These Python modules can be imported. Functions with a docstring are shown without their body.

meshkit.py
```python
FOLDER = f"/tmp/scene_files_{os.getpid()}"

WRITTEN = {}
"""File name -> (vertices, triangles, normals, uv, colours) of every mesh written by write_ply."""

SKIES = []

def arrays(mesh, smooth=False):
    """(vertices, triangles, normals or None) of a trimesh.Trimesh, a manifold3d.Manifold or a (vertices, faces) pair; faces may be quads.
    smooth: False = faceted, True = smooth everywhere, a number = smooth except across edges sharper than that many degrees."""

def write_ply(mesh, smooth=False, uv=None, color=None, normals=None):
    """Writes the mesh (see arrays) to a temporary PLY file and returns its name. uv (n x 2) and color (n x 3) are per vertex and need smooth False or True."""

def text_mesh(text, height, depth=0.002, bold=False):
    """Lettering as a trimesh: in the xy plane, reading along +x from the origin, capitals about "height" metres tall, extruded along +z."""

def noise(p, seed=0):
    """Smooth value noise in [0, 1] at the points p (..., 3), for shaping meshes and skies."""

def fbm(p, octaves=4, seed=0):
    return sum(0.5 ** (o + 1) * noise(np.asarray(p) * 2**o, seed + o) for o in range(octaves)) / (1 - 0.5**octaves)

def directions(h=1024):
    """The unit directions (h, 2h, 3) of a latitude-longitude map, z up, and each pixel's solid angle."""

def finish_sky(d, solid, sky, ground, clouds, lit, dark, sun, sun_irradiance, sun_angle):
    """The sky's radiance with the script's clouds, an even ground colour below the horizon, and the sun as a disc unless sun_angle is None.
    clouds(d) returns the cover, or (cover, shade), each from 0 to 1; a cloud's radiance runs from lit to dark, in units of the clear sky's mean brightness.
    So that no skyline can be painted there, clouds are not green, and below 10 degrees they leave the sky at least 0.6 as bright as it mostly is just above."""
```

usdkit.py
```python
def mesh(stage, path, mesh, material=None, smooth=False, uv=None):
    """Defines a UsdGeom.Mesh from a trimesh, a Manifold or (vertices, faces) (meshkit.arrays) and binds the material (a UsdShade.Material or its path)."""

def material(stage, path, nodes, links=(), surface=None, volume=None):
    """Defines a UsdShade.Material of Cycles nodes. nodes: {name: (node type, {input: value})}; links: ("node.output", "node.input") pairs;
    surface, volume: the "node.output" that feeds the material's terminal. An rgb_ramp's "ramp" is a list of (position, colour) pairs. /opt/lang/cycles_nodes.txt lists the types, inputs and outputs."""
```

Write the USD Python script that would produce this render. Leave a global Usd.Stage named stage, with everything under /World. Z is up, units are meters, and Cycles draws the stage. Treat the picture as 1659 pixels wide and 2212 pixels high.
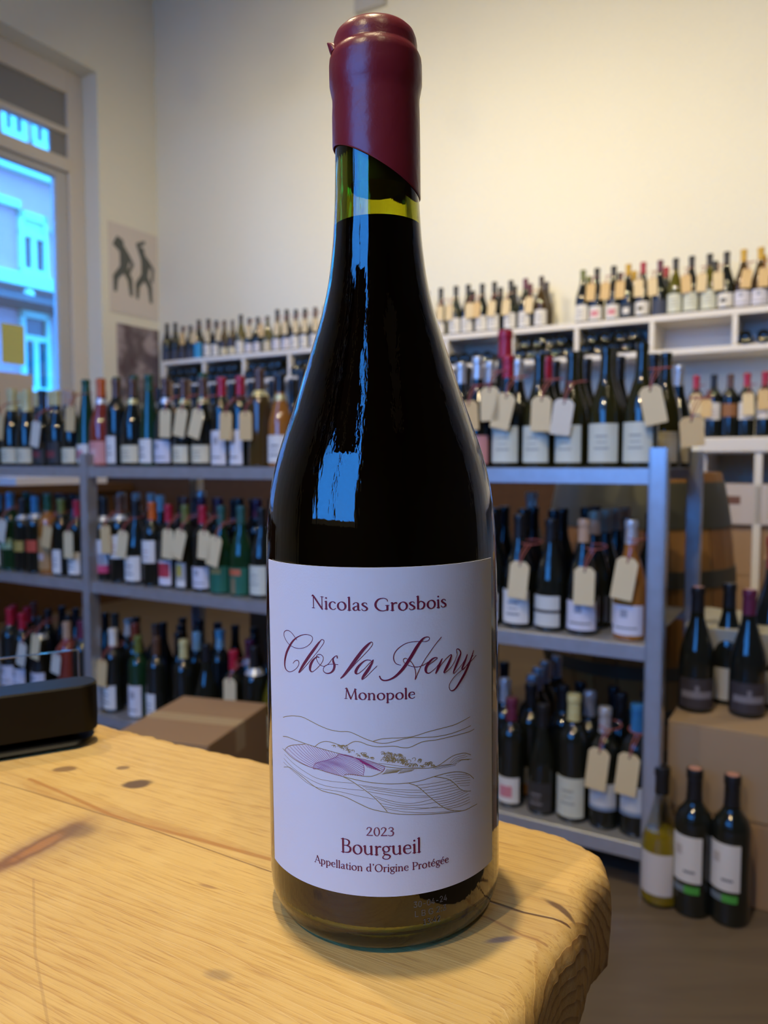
import math, random
import numpy as np
import trimesh, manifold3d, shapely
from shapely.geometry import Polygon, Point, LineString, MultiPoint
from shapely.ops import unary_union
from shapely import affinity
from pxr import Usd, UsdGeom, UsdLux, UsdShade, Gf, Sdf
import usdkit, meshkit

rnd = random.Random(11)
stage = Usd.Stage.CreateInMemory()
UsdGeom.SetStageUpAxis(stage, 'Z'); UsdGeom.SetStageMetersPerUnit(stage, 1.0)
UsdGeom.Xform.Define(stage, '/World'); UsdGeom.Scope.Define(stage, '/World/Looks')

# ------------------------------------------------------------------ camera, sky, exposure
EYE = 1.0                                   # eye height above the floor
FPX, PITCH = 1661.0, 0.0626                 # focal length in pixels of the 1659 px wide picture; downward pitch
EXPOSURE = 0.12
cam = UsdGeom.Camera.Define(stage, '/World/camera')
cam.CreateHorizontalApertureAttr(36.0); cam.CreateVerticalApertureAttr(48.0)
cam.CreateFocalLengthAttr(36.0 * FPX / 1659.0)
cam.CreateFStopAttr(36.0 * FPX / 1659.0 / 1.75); cam.CreateFocusDistanceAttr(0.232)
cam.CreateClippingRangeAttr(Gf.Vec2f(0.01, 200.0)); cam.CreateExposureAttr(EXPOSURE)
cam.AddTranslateOp().Set(Gf.Vec3d(0, 0, EYE)); cam.AddRotateXOp().Set(90.0 - math.degrees(PITCH))

SKY = (0.13, 0.86, 2.7)                      # blue dusk seen by a camera balanced for lamp light
LAMP = (1.0, 0.82, 0.50)
dome = UsdLux.DomeLight.Define(stage, '/World/sky')
dome.CreateIntensityAttr(1.0); dome.CreateColorAttr(Gf.Vec3f(*SKY))

# room axes: U runs along the back wall to the right, N into it
TH = math.radians(30.2)
U = np.array([math.cos(TH), -math.sin(TH), 0.0]); N = np.array([math.sin(TH), math.cos(TH), 0.0]); Z = np.array([0, 0, 1.0])
ROOM = np.stack([U, N, Z], 1)               # columns: room frame -> world
def W(u, n, z): return U * u + N * n + Z * z
def ray(px, py):
    a, b = (px - 829.5) / FPX, (py - 1106.0) / FPX
    return np.array([a, math.cos(PITCH) - b * math.sin(PITCH), -math.sin(PITCH) - b * math.cos(PITCH)])
def on_n(px, py, n):                        # where the line of sight meets the plane n = const: (u, z)
    d = ray(px, py); p = d * (n / (d @ N)); return p @ U, EYE + p[2]

# ------------------------------------------------------------------ materials
class R(str): pass
class Graph:
    def __init__(s): s.nodes, s.links, s.k = {}, [], 0
    def n(s, kind, out=None, **kw):
        s.k += 1; name = f'n{s.k}'; vals = {}
        for k, v in kw.items():
            if isinstance(v, R): s.links.append((str(v), f'{name}.{k}'))
            else: vals[k] = v
        s.nodes[name] = (kind, vals)
        return (lambda o: R(f'{name}.{o}')) if out is None else R(f'{name}.{out}')
    def m(s, op, a, b=0.0, c=0.0, clamp=False):
        return s.n('math', 'value', math_type=op, value1=a, value2=b, value3=c, use_clamp=clamp)
    def mix(s, fac, a, b, mode='mix'): return s.n('mix', 'color', mix_type=mode, fac=fac, color1=a, color2=b)
    def smooth(s, v, a, b): return s.n('map_range', 'result', range_type='smoothstep', value=v, from_min=a, from_max=b, to_min=0.0, to_max=1.0, clamp=True)
    def done(s, name, surface, volume=None):
        return usdkit.material(stage, '/World/Looks/' + name, s.nodes, s.links, surface=surface, volume=volume)
MAT = {}
def plain(name, color, rough=0.5, metal=0.0, spec=0.5, coat=0.0, bump=0.0, scale=60.0, vary=0.0, trans=0.0, ior=1.5, stretch=(1, 1, 1)):
    name = name.replace(' ', '_')
    if name in MAT: return MAT[name]
    g = Graph(); kw = dict(base_color=color, roughness=rough, metallic=metal, specular_ior_level=spec, coat_weight=coat, transmission_weight=trans, ior=ior)
    if bump or vary:
        co = g.n('mapping', 'vector', vector=g.n('texture_coordinate', 'object'), scale=stretch)
        nz = g.n('noise_texture', vector=co, scale=scale, detail=4.0)
        if bump: kw['normal'] = g.n('bump', 'normal', height=nz('fac'), strength=bump, distance=0.002)
        if vary: kw['base_color'] = g.mix(nz('fac'), tuple(np.array(color) * (1 - vary)), tuple(np.minimum(1, np.array(color) * (1 + vary))))
    p = g.n('principled_bsdf', 'BSDF', **kw)
    MAT[name] = g.done(name, p); return MAT[name]
def emit(name, color, strength):
    g = Graph(); MAT[name] = g.done(name, g.n('emission', 'emission', color=color, strength=strength)); return MAT[name]

# ------------------------------------------------------------------ object helpers
taken = {}
def fresh(parent, name):
    k = (parent, name); i = taken.get(k, 0); taken[k] = i + 1
    return f'{parent}/{name}' + (f'_{i:03d}' if i else '')
def tag(prim, label=None, cat=None, group=None, kind=None):
    for k, v in (('label', label), ('category', cat), ('group', group), ('kind', kind)):
        if v: prim.SetCustomDataByKey(k, v)
    return prim
def thing(name, label, cat, loc=(0, 0, 0), rotz=0.0, group=None, tilt=None, scale=None, kind=None):
    x = UsdGeom.Xform.Define(stage, fresh('/World', name))
    x.AddTranslateOp().Set(Gf.Vec3d(*map(float, loc)))
    if tilt: x.AddRotateYOp().Set(float(tilt))
    if rotz: x.AddRotateZOp().Set(float(rotz))
    if scale: x.AddScaleOp().Set(Gf.Vec3f(scale, scale, scale))
    return tag(x.GetPrim(), label, cat, group, kind)
def part(name, mesh, mat, parent, label=None, smooth=35, kind=None):
    p = usdkit.mesh(stage, fresh(str(parent.GetPath()), name), mesh, mat, smooth=smooth).GetPrim()
    if label: p.SetCustomDataByKey('label', label)
    if kind: p.SetCustomDataByKey('kind', kind)
    return p
def solo(name, mesh, mat, label, cat, group=None, kind=None, smooth=35):
    return tag(usdkit.mesh(stage, fresh('/World', name), mesh, mat, smooth=smooth).GetPrim(), label, cat, group, kind)
def structure(name, mesh, mat, smooth=False):
    return tag(usdkit.mesh(stage, fresh('/World', name), mesh, mat, smooth=smooth).GetPrim(), kind='structure')

def lathe(prof, n=32, phase=0.0):
    prof = np.array(prof, float); a = np.linspace(0, 2 * np.pi, n, endpoint=False) + phase
    v, f, rows = [], [], []
    for r, z in prof:
        if r < 1e-9: rows.append([len(v)] * n); v.append((0, 0, z))
        else: rows.append(list(range(len(v), len(v) + n))); v += [(r * math.sin(t), -r * math.cos(t), z) for t in a]
    for A, B in zip(rows, rows[1:]):
        for i in range(n):
            j = (i + 1) % n
            if A[i] != A[j]: f.append((A[i], A[j], B[j]) if B[i] != B[j] or True else None)
            if B[i] != B[j]: f.append((A[i], B[j], B[i]))
    f = [t for t in f if len(set(t)) == 3]
    return trimesh.Trimesh(np.array(v), np.array(f), process=False)
def box(x0, x1, y0, y1, z0, z1, bev=0.0):
    if bev <= 0:
        m = trimesh.creation.box((x1 - x0, y1 - y0, z1 - z0)); m.apply_translation(((x0 + x1) / 2, (y0 + y1) / 2, (z0 + z1) / 2)); return m
    b = min(bev, (x1 - x0) / 2.2, (y1 - y0) / 2.2, (z1 - z0) / 2.2)
    pts = []
    for sx, x in ((1, x0), (-1, x1)):
        for sy, y in ((1, y0), (-1, y1)):
            for sz, z in ((1, z0), (-1, z1)):
                pts += [(x, y + sy * b, z + sz * b), (x + sx * b, y, z + sz * b), (x + sx * b, y + sy * b, z)]
    return trimesh.convex.convex_hull(np.array(pts))
def room(mesh):                              # from room axes (u, n, z) to the world
    m = mesh.copy() if hasattr(mesh, 'copy') else mesh
    m.vertices = m.vertices @ ROOM.T; return m
def rbox(u0, u1, n0, n1, z0, z1, bev=0.0): return room(box(u0, u1, n0, n1, z0, z1, bev))
def cat(*ms): return trimesh.util.concatenate(list(ms))
def tube(pts, r, n=8):
    pts = np.array(pts, float); t = np.gradient(pts, axis=0); t /= np.linalg.norm(t, axis=1, keepdims=True)
    ref = np.array([0, 0, 1.0]) if abs(t[0, 2]) < 0.9 else np.array([1.0, 0, 0])
    a = np.cross(t, ref); a /= np.linalg.norm(a, axis=1, keepdims=True); b = np.cross(t, a)
    rr = np.broadcast_to(r, len(pts)); v, f = [], []
    for i in range(len(pts)):
        for k in range(n):
            w = 2 * np.pi * k / n; v.append(pts[i] + rr[i] * (math.cos(w) * a[i] + math.sin(w) * b[i]))
    for i in range(len(pts) - 1):
        for k in range(n):
            j = (k + 1) % n; f += [(i * n + k, i * n + j, (i + 1) * n + j), (i * n + k, (i + 1) * n + j, (i + 1) * n + k)]
    v += [pts[0], pts[-1]]
    for k in range(n):
        j = (k + 1) % n; f += [(len(v) - 2, j, k), (len(v) - 1, (len(pts) - 1) * n + k, (len(pts) - 1) * n + j)]
    return trimesh.Trimesh(np.array(v), np.array(f), process=False)
def wrap(r0, r1, p0, p1, z0, z1, n=14, m=1):  # a sheet wrapped on a bottle: radii, angles, heights
    th = np.linspace(p0, p1, n + 1); zz = np.linspace(z0, z1, m + 1); v, f = [], []
    for r in (r0, r1):
        for z in zz:
            v += [(r * math.sin(t), -r * math.cos(t), z) for t in th]
    q = n + 1; o = q * (m + 1)
    for j in range(m):
        for i in range(n):
            a, b, c, d = j * q + i, j * q + i + 1, (j + 1) * q + i + 1, (j + 1) * q + i
            f += [(o + a, o + b, o + c), (o + a, o + c, o + d), (a, c, b), (a, d, c)]
    ring = [i for i in range(q)] + [j * q + n for j in range(1, m + 1)] + [m * q + i for i in range(n - 1, -1, -1)] + [j * q for j in range(m - 1, 0, -1)]
    for a, b in zip(ring, ring[1:] + ring[:1]): f += [(a, b, o + b), (a, o + b, o + a)]
    return trimesh.Trimesh(np.array(v), np.array(f), process=False)
def extrude(poly, h):
    gs = getattr(poly, 'geoms', [poly]); return cat(*[trimesh.creation.extrude_polygon(g, h, engine='earcut') for g in gs if g.area > 0])
def smooth_path(pts, step):                  # Catmull-Rom through the points (any number of columns)
    p = np.array(pts, float)
    if len(p) < 3: return p
    q = np.vstack([2 * p[0] - p[1], p, 2 * p[-1] - p[-2]]); out = []
    for i in range(1, len(q) - 2):
        k = max(2, int(np.linalg.norm(q[i + 1][:2] - q[i][:2]) / step)); t = np.linspace(0, 1, k, endpoint=False)[:, None]
        out.append(.5 * (2 * q[i] + (q[i + 1] - q[i - 1]) * t + (2 * q[i - 1] - 5 * q[i] + 4 * q[i + 1] - q[i + 2]) * t ** 2 + (3 * q[i] - q[i - 1] - 3 * q[i + 1] + q[i + 2]) * t ** 3))
    return np.vstack(out + [p[-1:]])
def pen(path):                               # a stroke of varying width (x, y, width) as a shape
    hulls = []
    for a, b in zip(path, path[1:]):
        ca, cb = Point(a[0], a[1]).buffer(max(a[2], 1e-5) / 2, 6), Point(b[0], b[1]).buffer(max(b[2], 1e-5) / 2, 6)
        hulls.append(unary_union([ca, cb]).convex_hull)
    return unary_union(hulls)


# ------------------------------------------------------------------ lamps (all above the frame), each with its own light
m_black = plain('lamp_black', (0.02, 0.02, 0.02), 0.4)
GAIN = 0.19
LAMPS = [  # position, aim point, disc radius, intensity
    ((-0.13, 0.38, 3.35), (0.02, 0.26, 0.85), 0.045, 10500),
    ((-1.10, 1.30, 3.5), (-0.1, 0.3, 0.85), 0.045, 6000),
    ((0.55, -1.2, 3.6), (0.35, 1.6, 0.6), 0.045, 3300),
    ((-1.3, -1.1, 3.3), (-0.6, 1.6, 0.8), 0.045, 8500),
    (tuple(W(-3.2, 2.6, 3.75)), tuple(W(-3.2, 4.8, 1.6)), 0.05, 6500),
    (tuple(W(-1.6, 2.5, 3.25)), tuple(W(-1.6, 4.8, 2.0)), 0.05, 10000),
    (tuple(W(0.2, 2.5, 3.25)), tuple(W(-0.1, 4.8, 1.7)), 0.05, 7200),
]
for p, q, r, power in LAMPS:
    t = thing('ceiling_spotlight', 'black ceiling spotlight above the frame lighting the shop', 'lamp', p, group='ceiling spotlights')
    d = np.array(q, float) - np.array(p); d /= np.linalg.norm(d)
    h = trimesh.creation.annulus(r_min=r, r_max=r + 0.012, height=0.14); h.apply_translation((0, 0, 0.05))
    back = trimesh.creation.cylinder(r + 0.012, 0.01); back.apply_translation((0, 0, 0.125))
    T = trimesh.geometry.align_vectors((0, 0, -1), d)
    hb = cat(h, back); hb.apply_transform(T); part('housing', hb, m_black, t)
    part('stem', tube([(0, 0, 0.05), (0, 0, 5.4 - p[2])], 0.008), m_black, t)
    li = UsdLux.DiskLight.Define(stage, str(t.GetPath()) + '/light')
    li.CreateRadiusAttr(r * 0.95); li.CreateIntensityAttr(power * GAIN); li.CreateColorAttr(Gf.Vec3f(*LAMP))
    M4 = np.eye(4); M4[:3, :3] = T[:3, :3]
    li.AddTransformOp().Set(Gf.Matrix4d(*M4.T.ravel().tolist()))

# ------------------------------------------------------------------ room shell
UL, NB, NF, UR, HC = -5.02, 4.80, -2.9, 4.2, 5.4
paint = plain('wall_paint', (0.78, 0.755, 0.63), 0.75, bump=0.08, scale=35, vary=0.02)
ceil_m = plain('ceiling_paint', (0.75, 0.74, 0.71), 0.8)
wood_paint = plain('frame_paint', (0.66, 0.60, 0.50), 0.5)
structure('wall_back', rbox(UL - 0.4, UR + 0.3, NB, NB + 0.2, 0, HC), paint)
WIN_N0, WIN_N1, WIN_Z0, WIN_Z1 = 1.9, 4.20, 0.88, 4.03
structure('wall_left', cat(rbox(UL - 0.34, UL, WIN_N1, NB, 0, HC), rbox(UL - 0.34, UL, NF, WIN_N0, 0, HC),
    rbox(UL - 0.34, UL, WIN_N0, WIN_N1, 0, WIN_Z0), rbox(UL - 0.34, UL, WIN_N0, WIN_N1, WIN_Z1, HC)), paint)
dark_wall = plain('dark_wall', (0.10, 0.085, 0.075), 0.7)
structure('wall_right', rbox(UR, UR + 0.2, NF, NB, 0, HC), dark_wall)
FW = (-2.55, 0.3, 1.2, 4.9)               # the shop front behind the camera: u0, u1, z0, z1
NW = (-3.45, -2.75, 2.5, 5.2)             # a narrow high window beside it
structure('wall_front', cat(rbox(UL - 0.34, NW[0], NF - 0.25, NF, 0, HC), rbox(NW[1], FW[0], NF - 0.25, NF, 0, HC), rbox(NW[0], NW[1], NF - 0.25, NF, 0, NW[2]), rbox(NW[0], NW[1], NF - 0.25, NF, NW[3], HC), rbox(FW[1], UR + 0.2, NF - 0.25, NF, 0, HC),
    rbox(FW[0], FW[1], NF - 0.25, NF, 0, FW[2]), rbox(FW[0], FW[1], NF - 0.25, NF, FW[3], HC)), dark_wall)
structure('ceiling', rbox(UL - 0.4, UR + 0.3, NF - 0.3, NB + 0.2, HC, HC + 0.15), ceil_m)
g = Graph(); pos = g.n('geometry', 'position')
co = g.n('mapping', 'vector', vector=pos, rotation=(0, 0, TH), scale=(1.6, 14.0, 1.0))
nz = g.n('noise_texture', vector=co, scale=2.2, detail=5.0, distortion=0.6)
n2 = g.n('noise_texture', vector=pos, scale=3.0, detail=3.0)
fc = g.mix(nz('fac'), (0.06, 0.042, 0.028), (0.17, 0.125, 0.085)); fc = g.mix(g.m('MULTIPLY'.lower(), n2('fac'), 0.6), fc, (0.13, 0.105, 0.08))
MAT['floor'] = g.done('floor', g.n('principled_bsdf', 'BSDF', base_color=fc, roughness=0.45, normal=g.n('bump', 'normal', height=nz('fac'), strength=0.15, distance=0.002)))
structure('floor', rbox(UL - 0.4, UR + 0.3, NF - 0.3, NB + 0.2, -0.15, 0), MAT['floor'])

# panes: light passes, sharp reflections by angle
g = Graph(); MAT['pane'] = g.done('pane', g.n('mix_closure', 'closure', fac=g.n('fresnel', 'fac', IOR=1.45), closure1=g.n('transparent_bsdf', 'BSDF', color=(0.96, 0.98, 1.0)), closure2=g.n('glossy_bsdf', 'BSDF', color=(1, 1, 1), roughness=0.0)))
w1 = tag(UsdGeom.Xform.Define(stage, '/World/window_1').GetPrim(), kind='structure')
UF = -5.22
grey_panel = plain('grey_panel', (0.25, 0.24, 0.22), 0.6)
def fr(n0, n1, z0, z1, d0=-0.05, d1=0.03, b=0.006): return rbox(UF + d0, UF + d1, n0, n1, z0, z1, b)
part('frame', cat(fr(4.06, 4.20, WIN_Z0, WIN_Z1), fr(2.0, 4.06, 3.85, WIN_Z1), fr(1.9, 2.0, WIN_Z0, WIN_Z1), fr(2.0, 4.06, WIN_Z0, 0.94)), wood_paint, w1)
part('transom', fr(2.0, 4.06, 3.54, 3.585), wood_paint, w1); part('transom', fr(2.0, 4.06, 3.255, 3.355, -0.05, 0.045), wood_paint, w1)
part('mullion', fr(3.38, 3.50, 3.355, 3.54), wood_paint, w1); part('mullion', fr(3.0, 3.06, 0.94, 3.255), wood_paint, w1)
sash = plain('sash_paint', (0.50, 0.49, 0.46), 0.5)
part('sash', cat(fr(3.955, 4.06, 0.94, 3.255, -0.06, 0.005), fr(3.06, 3.955, 3.2, 3.255, -0.06, 0.005), fr(3.06, 3.955, 0.94, 0.985, -0.06, 0.005)), sash, w1)
part('blind_panel', fr(2.0, 4.06, 3.585, 3.85, -0.03, 0.0, 0.002), grey_panel, w1, 'grey panel in the top light'); part('side_panel', fr(3.925, 4.06, 3.355, 3.54, -0.03, 0.0, 0.002), grey_panel, w1)
part('pane', rbox(UF - 0.024, UF - 0.02, 3.50, 3.925, 3.355, 3.54), MAT['pane'], w1); part('pane', rbox(UF - 0.034, UF - 0.03, 3.06, 3.955, 0.985, 3.2), MAT['pane'], w1)
part('pane', rbox(UF - 0.034, UF - 0.03, 2.0, 3.0, 0.94, 3.255), MAT['pane'], w1)
part('sill', rbox(UF + 0.03, UL + 0.03, WIN_N0, WIN_N1, WIN_Z0 - 0.02, WIN_Z0 + 0.015, 0.006), wood_paint, w1)
solo('paper_note', rbox(UF - 0.029, UF - 0.0275, 3.49, 3.675, 1.735, 2.025), plain('yellow_paper', (0.62, 0.60, 0.18), 0.7), 'yellow paper note stuck on the left window pane', 'note', smooth=False)
solo('paper_sheet', rbox(UF - 0.029, UF - 0.0275, 3.30, 3.735, 1.20, 1.67), plain('beige_paper', (0.60, 0.50, 0.38), 0.7), 'large beige paper sheet stuck low on the left window pane', 'paper', smooth=False)
w2 = tag(UsdGeom.Xform.Define(stage, '/World/window_2').GetPrim(), kind='structure')
fb = []
for u0, u1, z0, z1 in [(FW[0], FW[1], FW[3] - 0.1, FW[3]), (FW[0], FW[1], FW[2], FW[2] + 0.1), (FW[0], FW[0] + 0.1, FW[2], FW[3]), (FW[1] - 0.1, FW[1], FW[2], FW[3]), (-1.16, -1.10, FW[2], FW[3])]:
    fb.append(rbox(u0, u1, NF - 0.15, NF - 0.05, z0, z1, 0.006))
part('frame', cat(*fb), wood_paint, w2); part('fascia_panel', rbox(-1.72, -0.1, NF - 0.10, NF - 0.06, 3.05, 4.8, 0.004), dark_wall, w2)
part('pane', rbox(FW[0] + 0.1, -1.16, NF - 0.11, NF - 0.105, FW[2] + 0.1, FW[3] - 0.1), MAT['pane'], w2); part('pane', rbox(-1.10, FW[1] - 0.1, NF - 0.11, NF - 0.105, FW[2] + 0.1, FW[3] - 0.1), MAT['pane'], w2)
w3 = tag(UsdGeom.Xform.Define(stage, '/World/window_3').GetPrim(), kind='structure')
part('frame', cat(rbox(NW[0], NW[1], NF - 0.15, NF - 0.05, NW[2], NW[2] + 0.06, 0.006), rbox(NW[0], NW[1], NF - 0.15, NF - 0.05, NW[3] - 0.06, NW[3], 0.006), rbox(NW[0], NW[0] + 0.06, NF - 0.15, NF - 0.05, NW[2], NW[3], 0.006), rbox(NW[1] - 0.06, NW[1], NF - 0.15, NF - 0.05, NW[2], NW[3], 0.006)), wood_paint, w3)
part('pane', rbox(NW[0] + 0.06, NW[1] - 0.06, NF - 0.11, NF - 0.105, NW[2] + 0.06, NW[3] - 0.06), MAT['pane'], w3)
uv = on_n(800, 18, NB - 0.05)
solo('wall_vent', rbox(on_n(766, 18, NB - 0.04)[0], on_n(766, 18, NB - 0.04)[0] + 0.24, NB - 0.05, NB, uv[1] + 0.01, uv[1] + 0.25, 0.004), plain('vent_grey', (0.5, 0.49, 0.47), 0.6), 'pale grey vent box high on the back wall above the big bottle', 'vent')

# ------------------------------------------------------------------ the street outside the left window
structure('street', rbox(-30, 14, -30, 30, -0.4, -0.2), plain('asphalt', (0.10, 0.10, 0.11), 0.8))
fa = thing('townhouse', 'pale townhouse with tall white windows across the street, seen through the left window', 'building')
stucco = plain('stucco', (0.85, 0.34, 0.33), 0.8, vary=0.08, scale=3); trim = plain('facade_trim', (0.55, 0.82, 0.62), 0.7); dpane = plain('facade_pane', (0.05, 0.06, 0.07), 0.15); slate = plain('slate', (0.05, 0.055, 0.06), 0.6)
def fx(n0, n1, z0, z1, p=0.05, q=0.3): return rbox(-12 - q, -12 + p, n0, n1, z0, z1)
part('wall', fx(0, 16, -0.2, 10.5, 0.0, 1.0), stucco, fa)
part('cornice', fx(4, 12, 5.86, 6.08, 0.16), trim, fa); part('string_course', fx(4, 8.33, 5.27, 5.40, 0.12), trim, fa); part('string_course', fx(4, 12, 3.98, 4.20, 0.2), trim, fa)
part('awning', room(trimesh.convex.convex_hull(np.array([(-12, 7.3, 3.95), (-12, 10, 3.95), (-11.3, 7.3, 3.62), (-11.3, 10, 3.62), (-12, 7.3, 3.6), (-12, 10, 3.6)]))), slate, fa)
for n0, n1, z0, z1, zm in [(8.32, 8.86, 4.2, 5.27, 4.85), (8.30, 8.86, 2.2, 3.62, 3.1), (8.05, 8.5, 6.4, 7.7, 7.1), (8.62, 9.1, 6.4, 7.7, 7.1), (6.6, 7.1, 4.2, 5.27, 4.85), (9.6, 10.1, 4.2, 5.27, 4.85)]:
    wn = part('window', cat(fx(n0, n1, z1 - 0.13, z1, 0.09), fx(n0, n0 + 0.08, z0, z1, 0.09), fx(n1 - 0.08, n1, z0, z1, 0.09), fx((n0 + n1) / 2 - 0.05, (n0 + n1) / 2 + 0.05, z0, zm, 0.07), fx(n0, n1, zm, zm + 0.1, 0.08), fx(n0, n1, z0, z0 + 0.12, 0.1)), trim, fa)
    for a, b, c, d in [(n0 + 0.08, (n0 + n1) / 2 - 0.05, z0 + 0.12, zm), ((n0 + n1) / 2 + 0.05, n1 - 0.08, z0 + 0.12, zm), (n0 + 0.08, n1 - 0.08, zm + 0.1, z1 - 0.13)]:
        part('pane', fx(a, b, c, d, 0.02), dpane if c < zm - 0.5 or z1 < 4 else trim, wn)
for n, z in [(8.98, 5.05), (8.98, 4.1), (8.1, 3.75), (8.4, 3.85)]:
    sp = trimesh.creation.icosphere(2, 0.1); sp.apply_translation(W(-11.85, n, z)); part('lamp_globe', sp, trim, fa)

# ------------------------------------------------------------------ posters on the left wall
paper = plain('poster_paper', (0.66, 0.60, 0.54), 0.7); ink = plain('poster_ink', (0.10, 0.11, 0.10), 0.7)
p1 = thing('poster', 'white poster with two dark dancing figures, on the left wall beside the window', 'poster')
def on_left(n, z, d): return W(UL + d, n, z)
def flat_left(poly, d0, d1):                 # a shape in (n, z) on the left wall, standing out from d0 to d1
    m = extrude(poly, d1 - d0); v = m.vertices; m.vertices = np.array([on_left(n, z, d0 + h) for n, z, h in v]); m.invert(); return m
part('sheet', flat_left(shapely.box(4.275, 2.215, 4.785, 2.925), 0.0005, 0.006), paper, p1, smooth=False)
def person(n, z, k, arms):                   # a plain dancing figure, about 0.38 tall
    pts = []
    def limb(*q): pts.append(unary_union([unary_union([Point(a[0], a[1]).buffer(a[2]), Point(b[0], b[1]).buffer(b[2])]).convex_hull for a, b in zip(q, q[1:])]))
    pts.append(Point(-0.01, 0.33).buffer(0.034)); limb((0.01, 0.29, .03), (0.03, 0.24, .045), (0.02, 0.16, .035))
    limb((0.02, 0.16, .03), (-0.055, 0.08, .024), (-0.06, -0.01, .016)); limb((0.02, 0.16, .03), (0.075, 0.085, .024), (0.085, -0.02, .016)); limb(*arms)
    return affinity.translate(affinity.scale(unary_union(pts), k * 1.12, 1.12, origin=(0, 0.1)), n, z)
part('figure', flat_left(person(4.40, 2.42, 1, [(0.05, 0.26, .02), (0.10, 0.2, .015), (0.07, 0.14, .013)]).union(person(4.40, 2.42, 1, [(0.0, 0.28, .02), (-0.06, 0.31, .015), (-0.03, 0.36, .013)])), 0.0062, 0.0068), ink, p1, smooth=False)
part('figure', flat_left(person(4.62, 2.40, .9, [(0.05, 0.27, .02), (0.11, 0.22, .015), (0.10, 0.13, .013)]).union(person(4.62, 2.40, .9, [(0.0, 0.28, .02), (-0.05, 0.37, .015), (0.02, 0.40, .013)])), 0.0062, 0.0068), ink, p1, smooth=False)
g = Graph(); pp = g.n('geometry', 'position'); a = g.n('noise_texture', vector=pp, scale=6.0, detail=4.0); b = g.n('noise_texture', vector=pp, scale=14.0, detail=3.0)
c = g.mix(g.smooth(a('fac'), .4, .62), (0.13, 0.10, 0.11), (0.40, 0.34, 0.35)); c = g.mix(g.m('multiply', g.smooth(b('fac'), .52, .7), .6), c, (0.10, 0.05, 0.06))
MAT['poster_photo'] = g.done('poster_photo', g.n('principled_bsdf', 'BSDF', base_color=c, roughness=.5))
solo('poster', flat_left(shapely.box(4.34, 1.5, 4.785, 2.135), 0.0005, 0.006), MAT['poster_photo'], 'mottled purple-brown poster on the left wall below the poster of dancers', 'poster', smooth=False)

# ------------------------------------------------------------------ white shelving on the back wall
white = plain('white_board', (0.74, 0.70, 0.63), 0.45, vary=0.02, scale=8)
WS_N, WS_Z = 4.51, 1.825
ws = thing('wall_shelf', 'long white wall shelf with square bottle compartments below its top board', 'shelf')
DIV = [-4.68, -4.25, -3.85, -3.42, -2.99, -2.57, -2.165, -1.72, -1.32, -0.895, -0.47, -0.04, 0.39]
part('top_board', rbox(DIV[0] - 0.02, DIV[-1], WS_N, NB - 0.001, WS_Z - 0.036, WS_Z, 0.003), white, ws)
part('bottom_board', rbox(DIV[0], DIV[-1], WS_N, NB - 0.001, 1.598, 1.632, 0.003), white, ws)
for u in DIV: part('divider', rbox(u - 0.014, u + 0.014, WS_N + 0.001, NB - 0.001, 1.632, WS_Z - 0.036, 0.002), white, ws)
part('back_panel', rbox(DIV[0], DIV[-1], NB - 0.012, NB - 0.002, 1.632, WS_Z - 0.036), white, ws)
LS_N, LS_Z = 4.13, 1.13
ls = thing('console_shelf', 'thick white shelf on slim white posts at the right edge, holding a row of bottles', 'shelf')
part('board', rbox(-0.575, 1.6, LS_N, NB - 0.001, LS_Z - 0.075, LS_Z, 0.006), white, ls)
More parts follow.
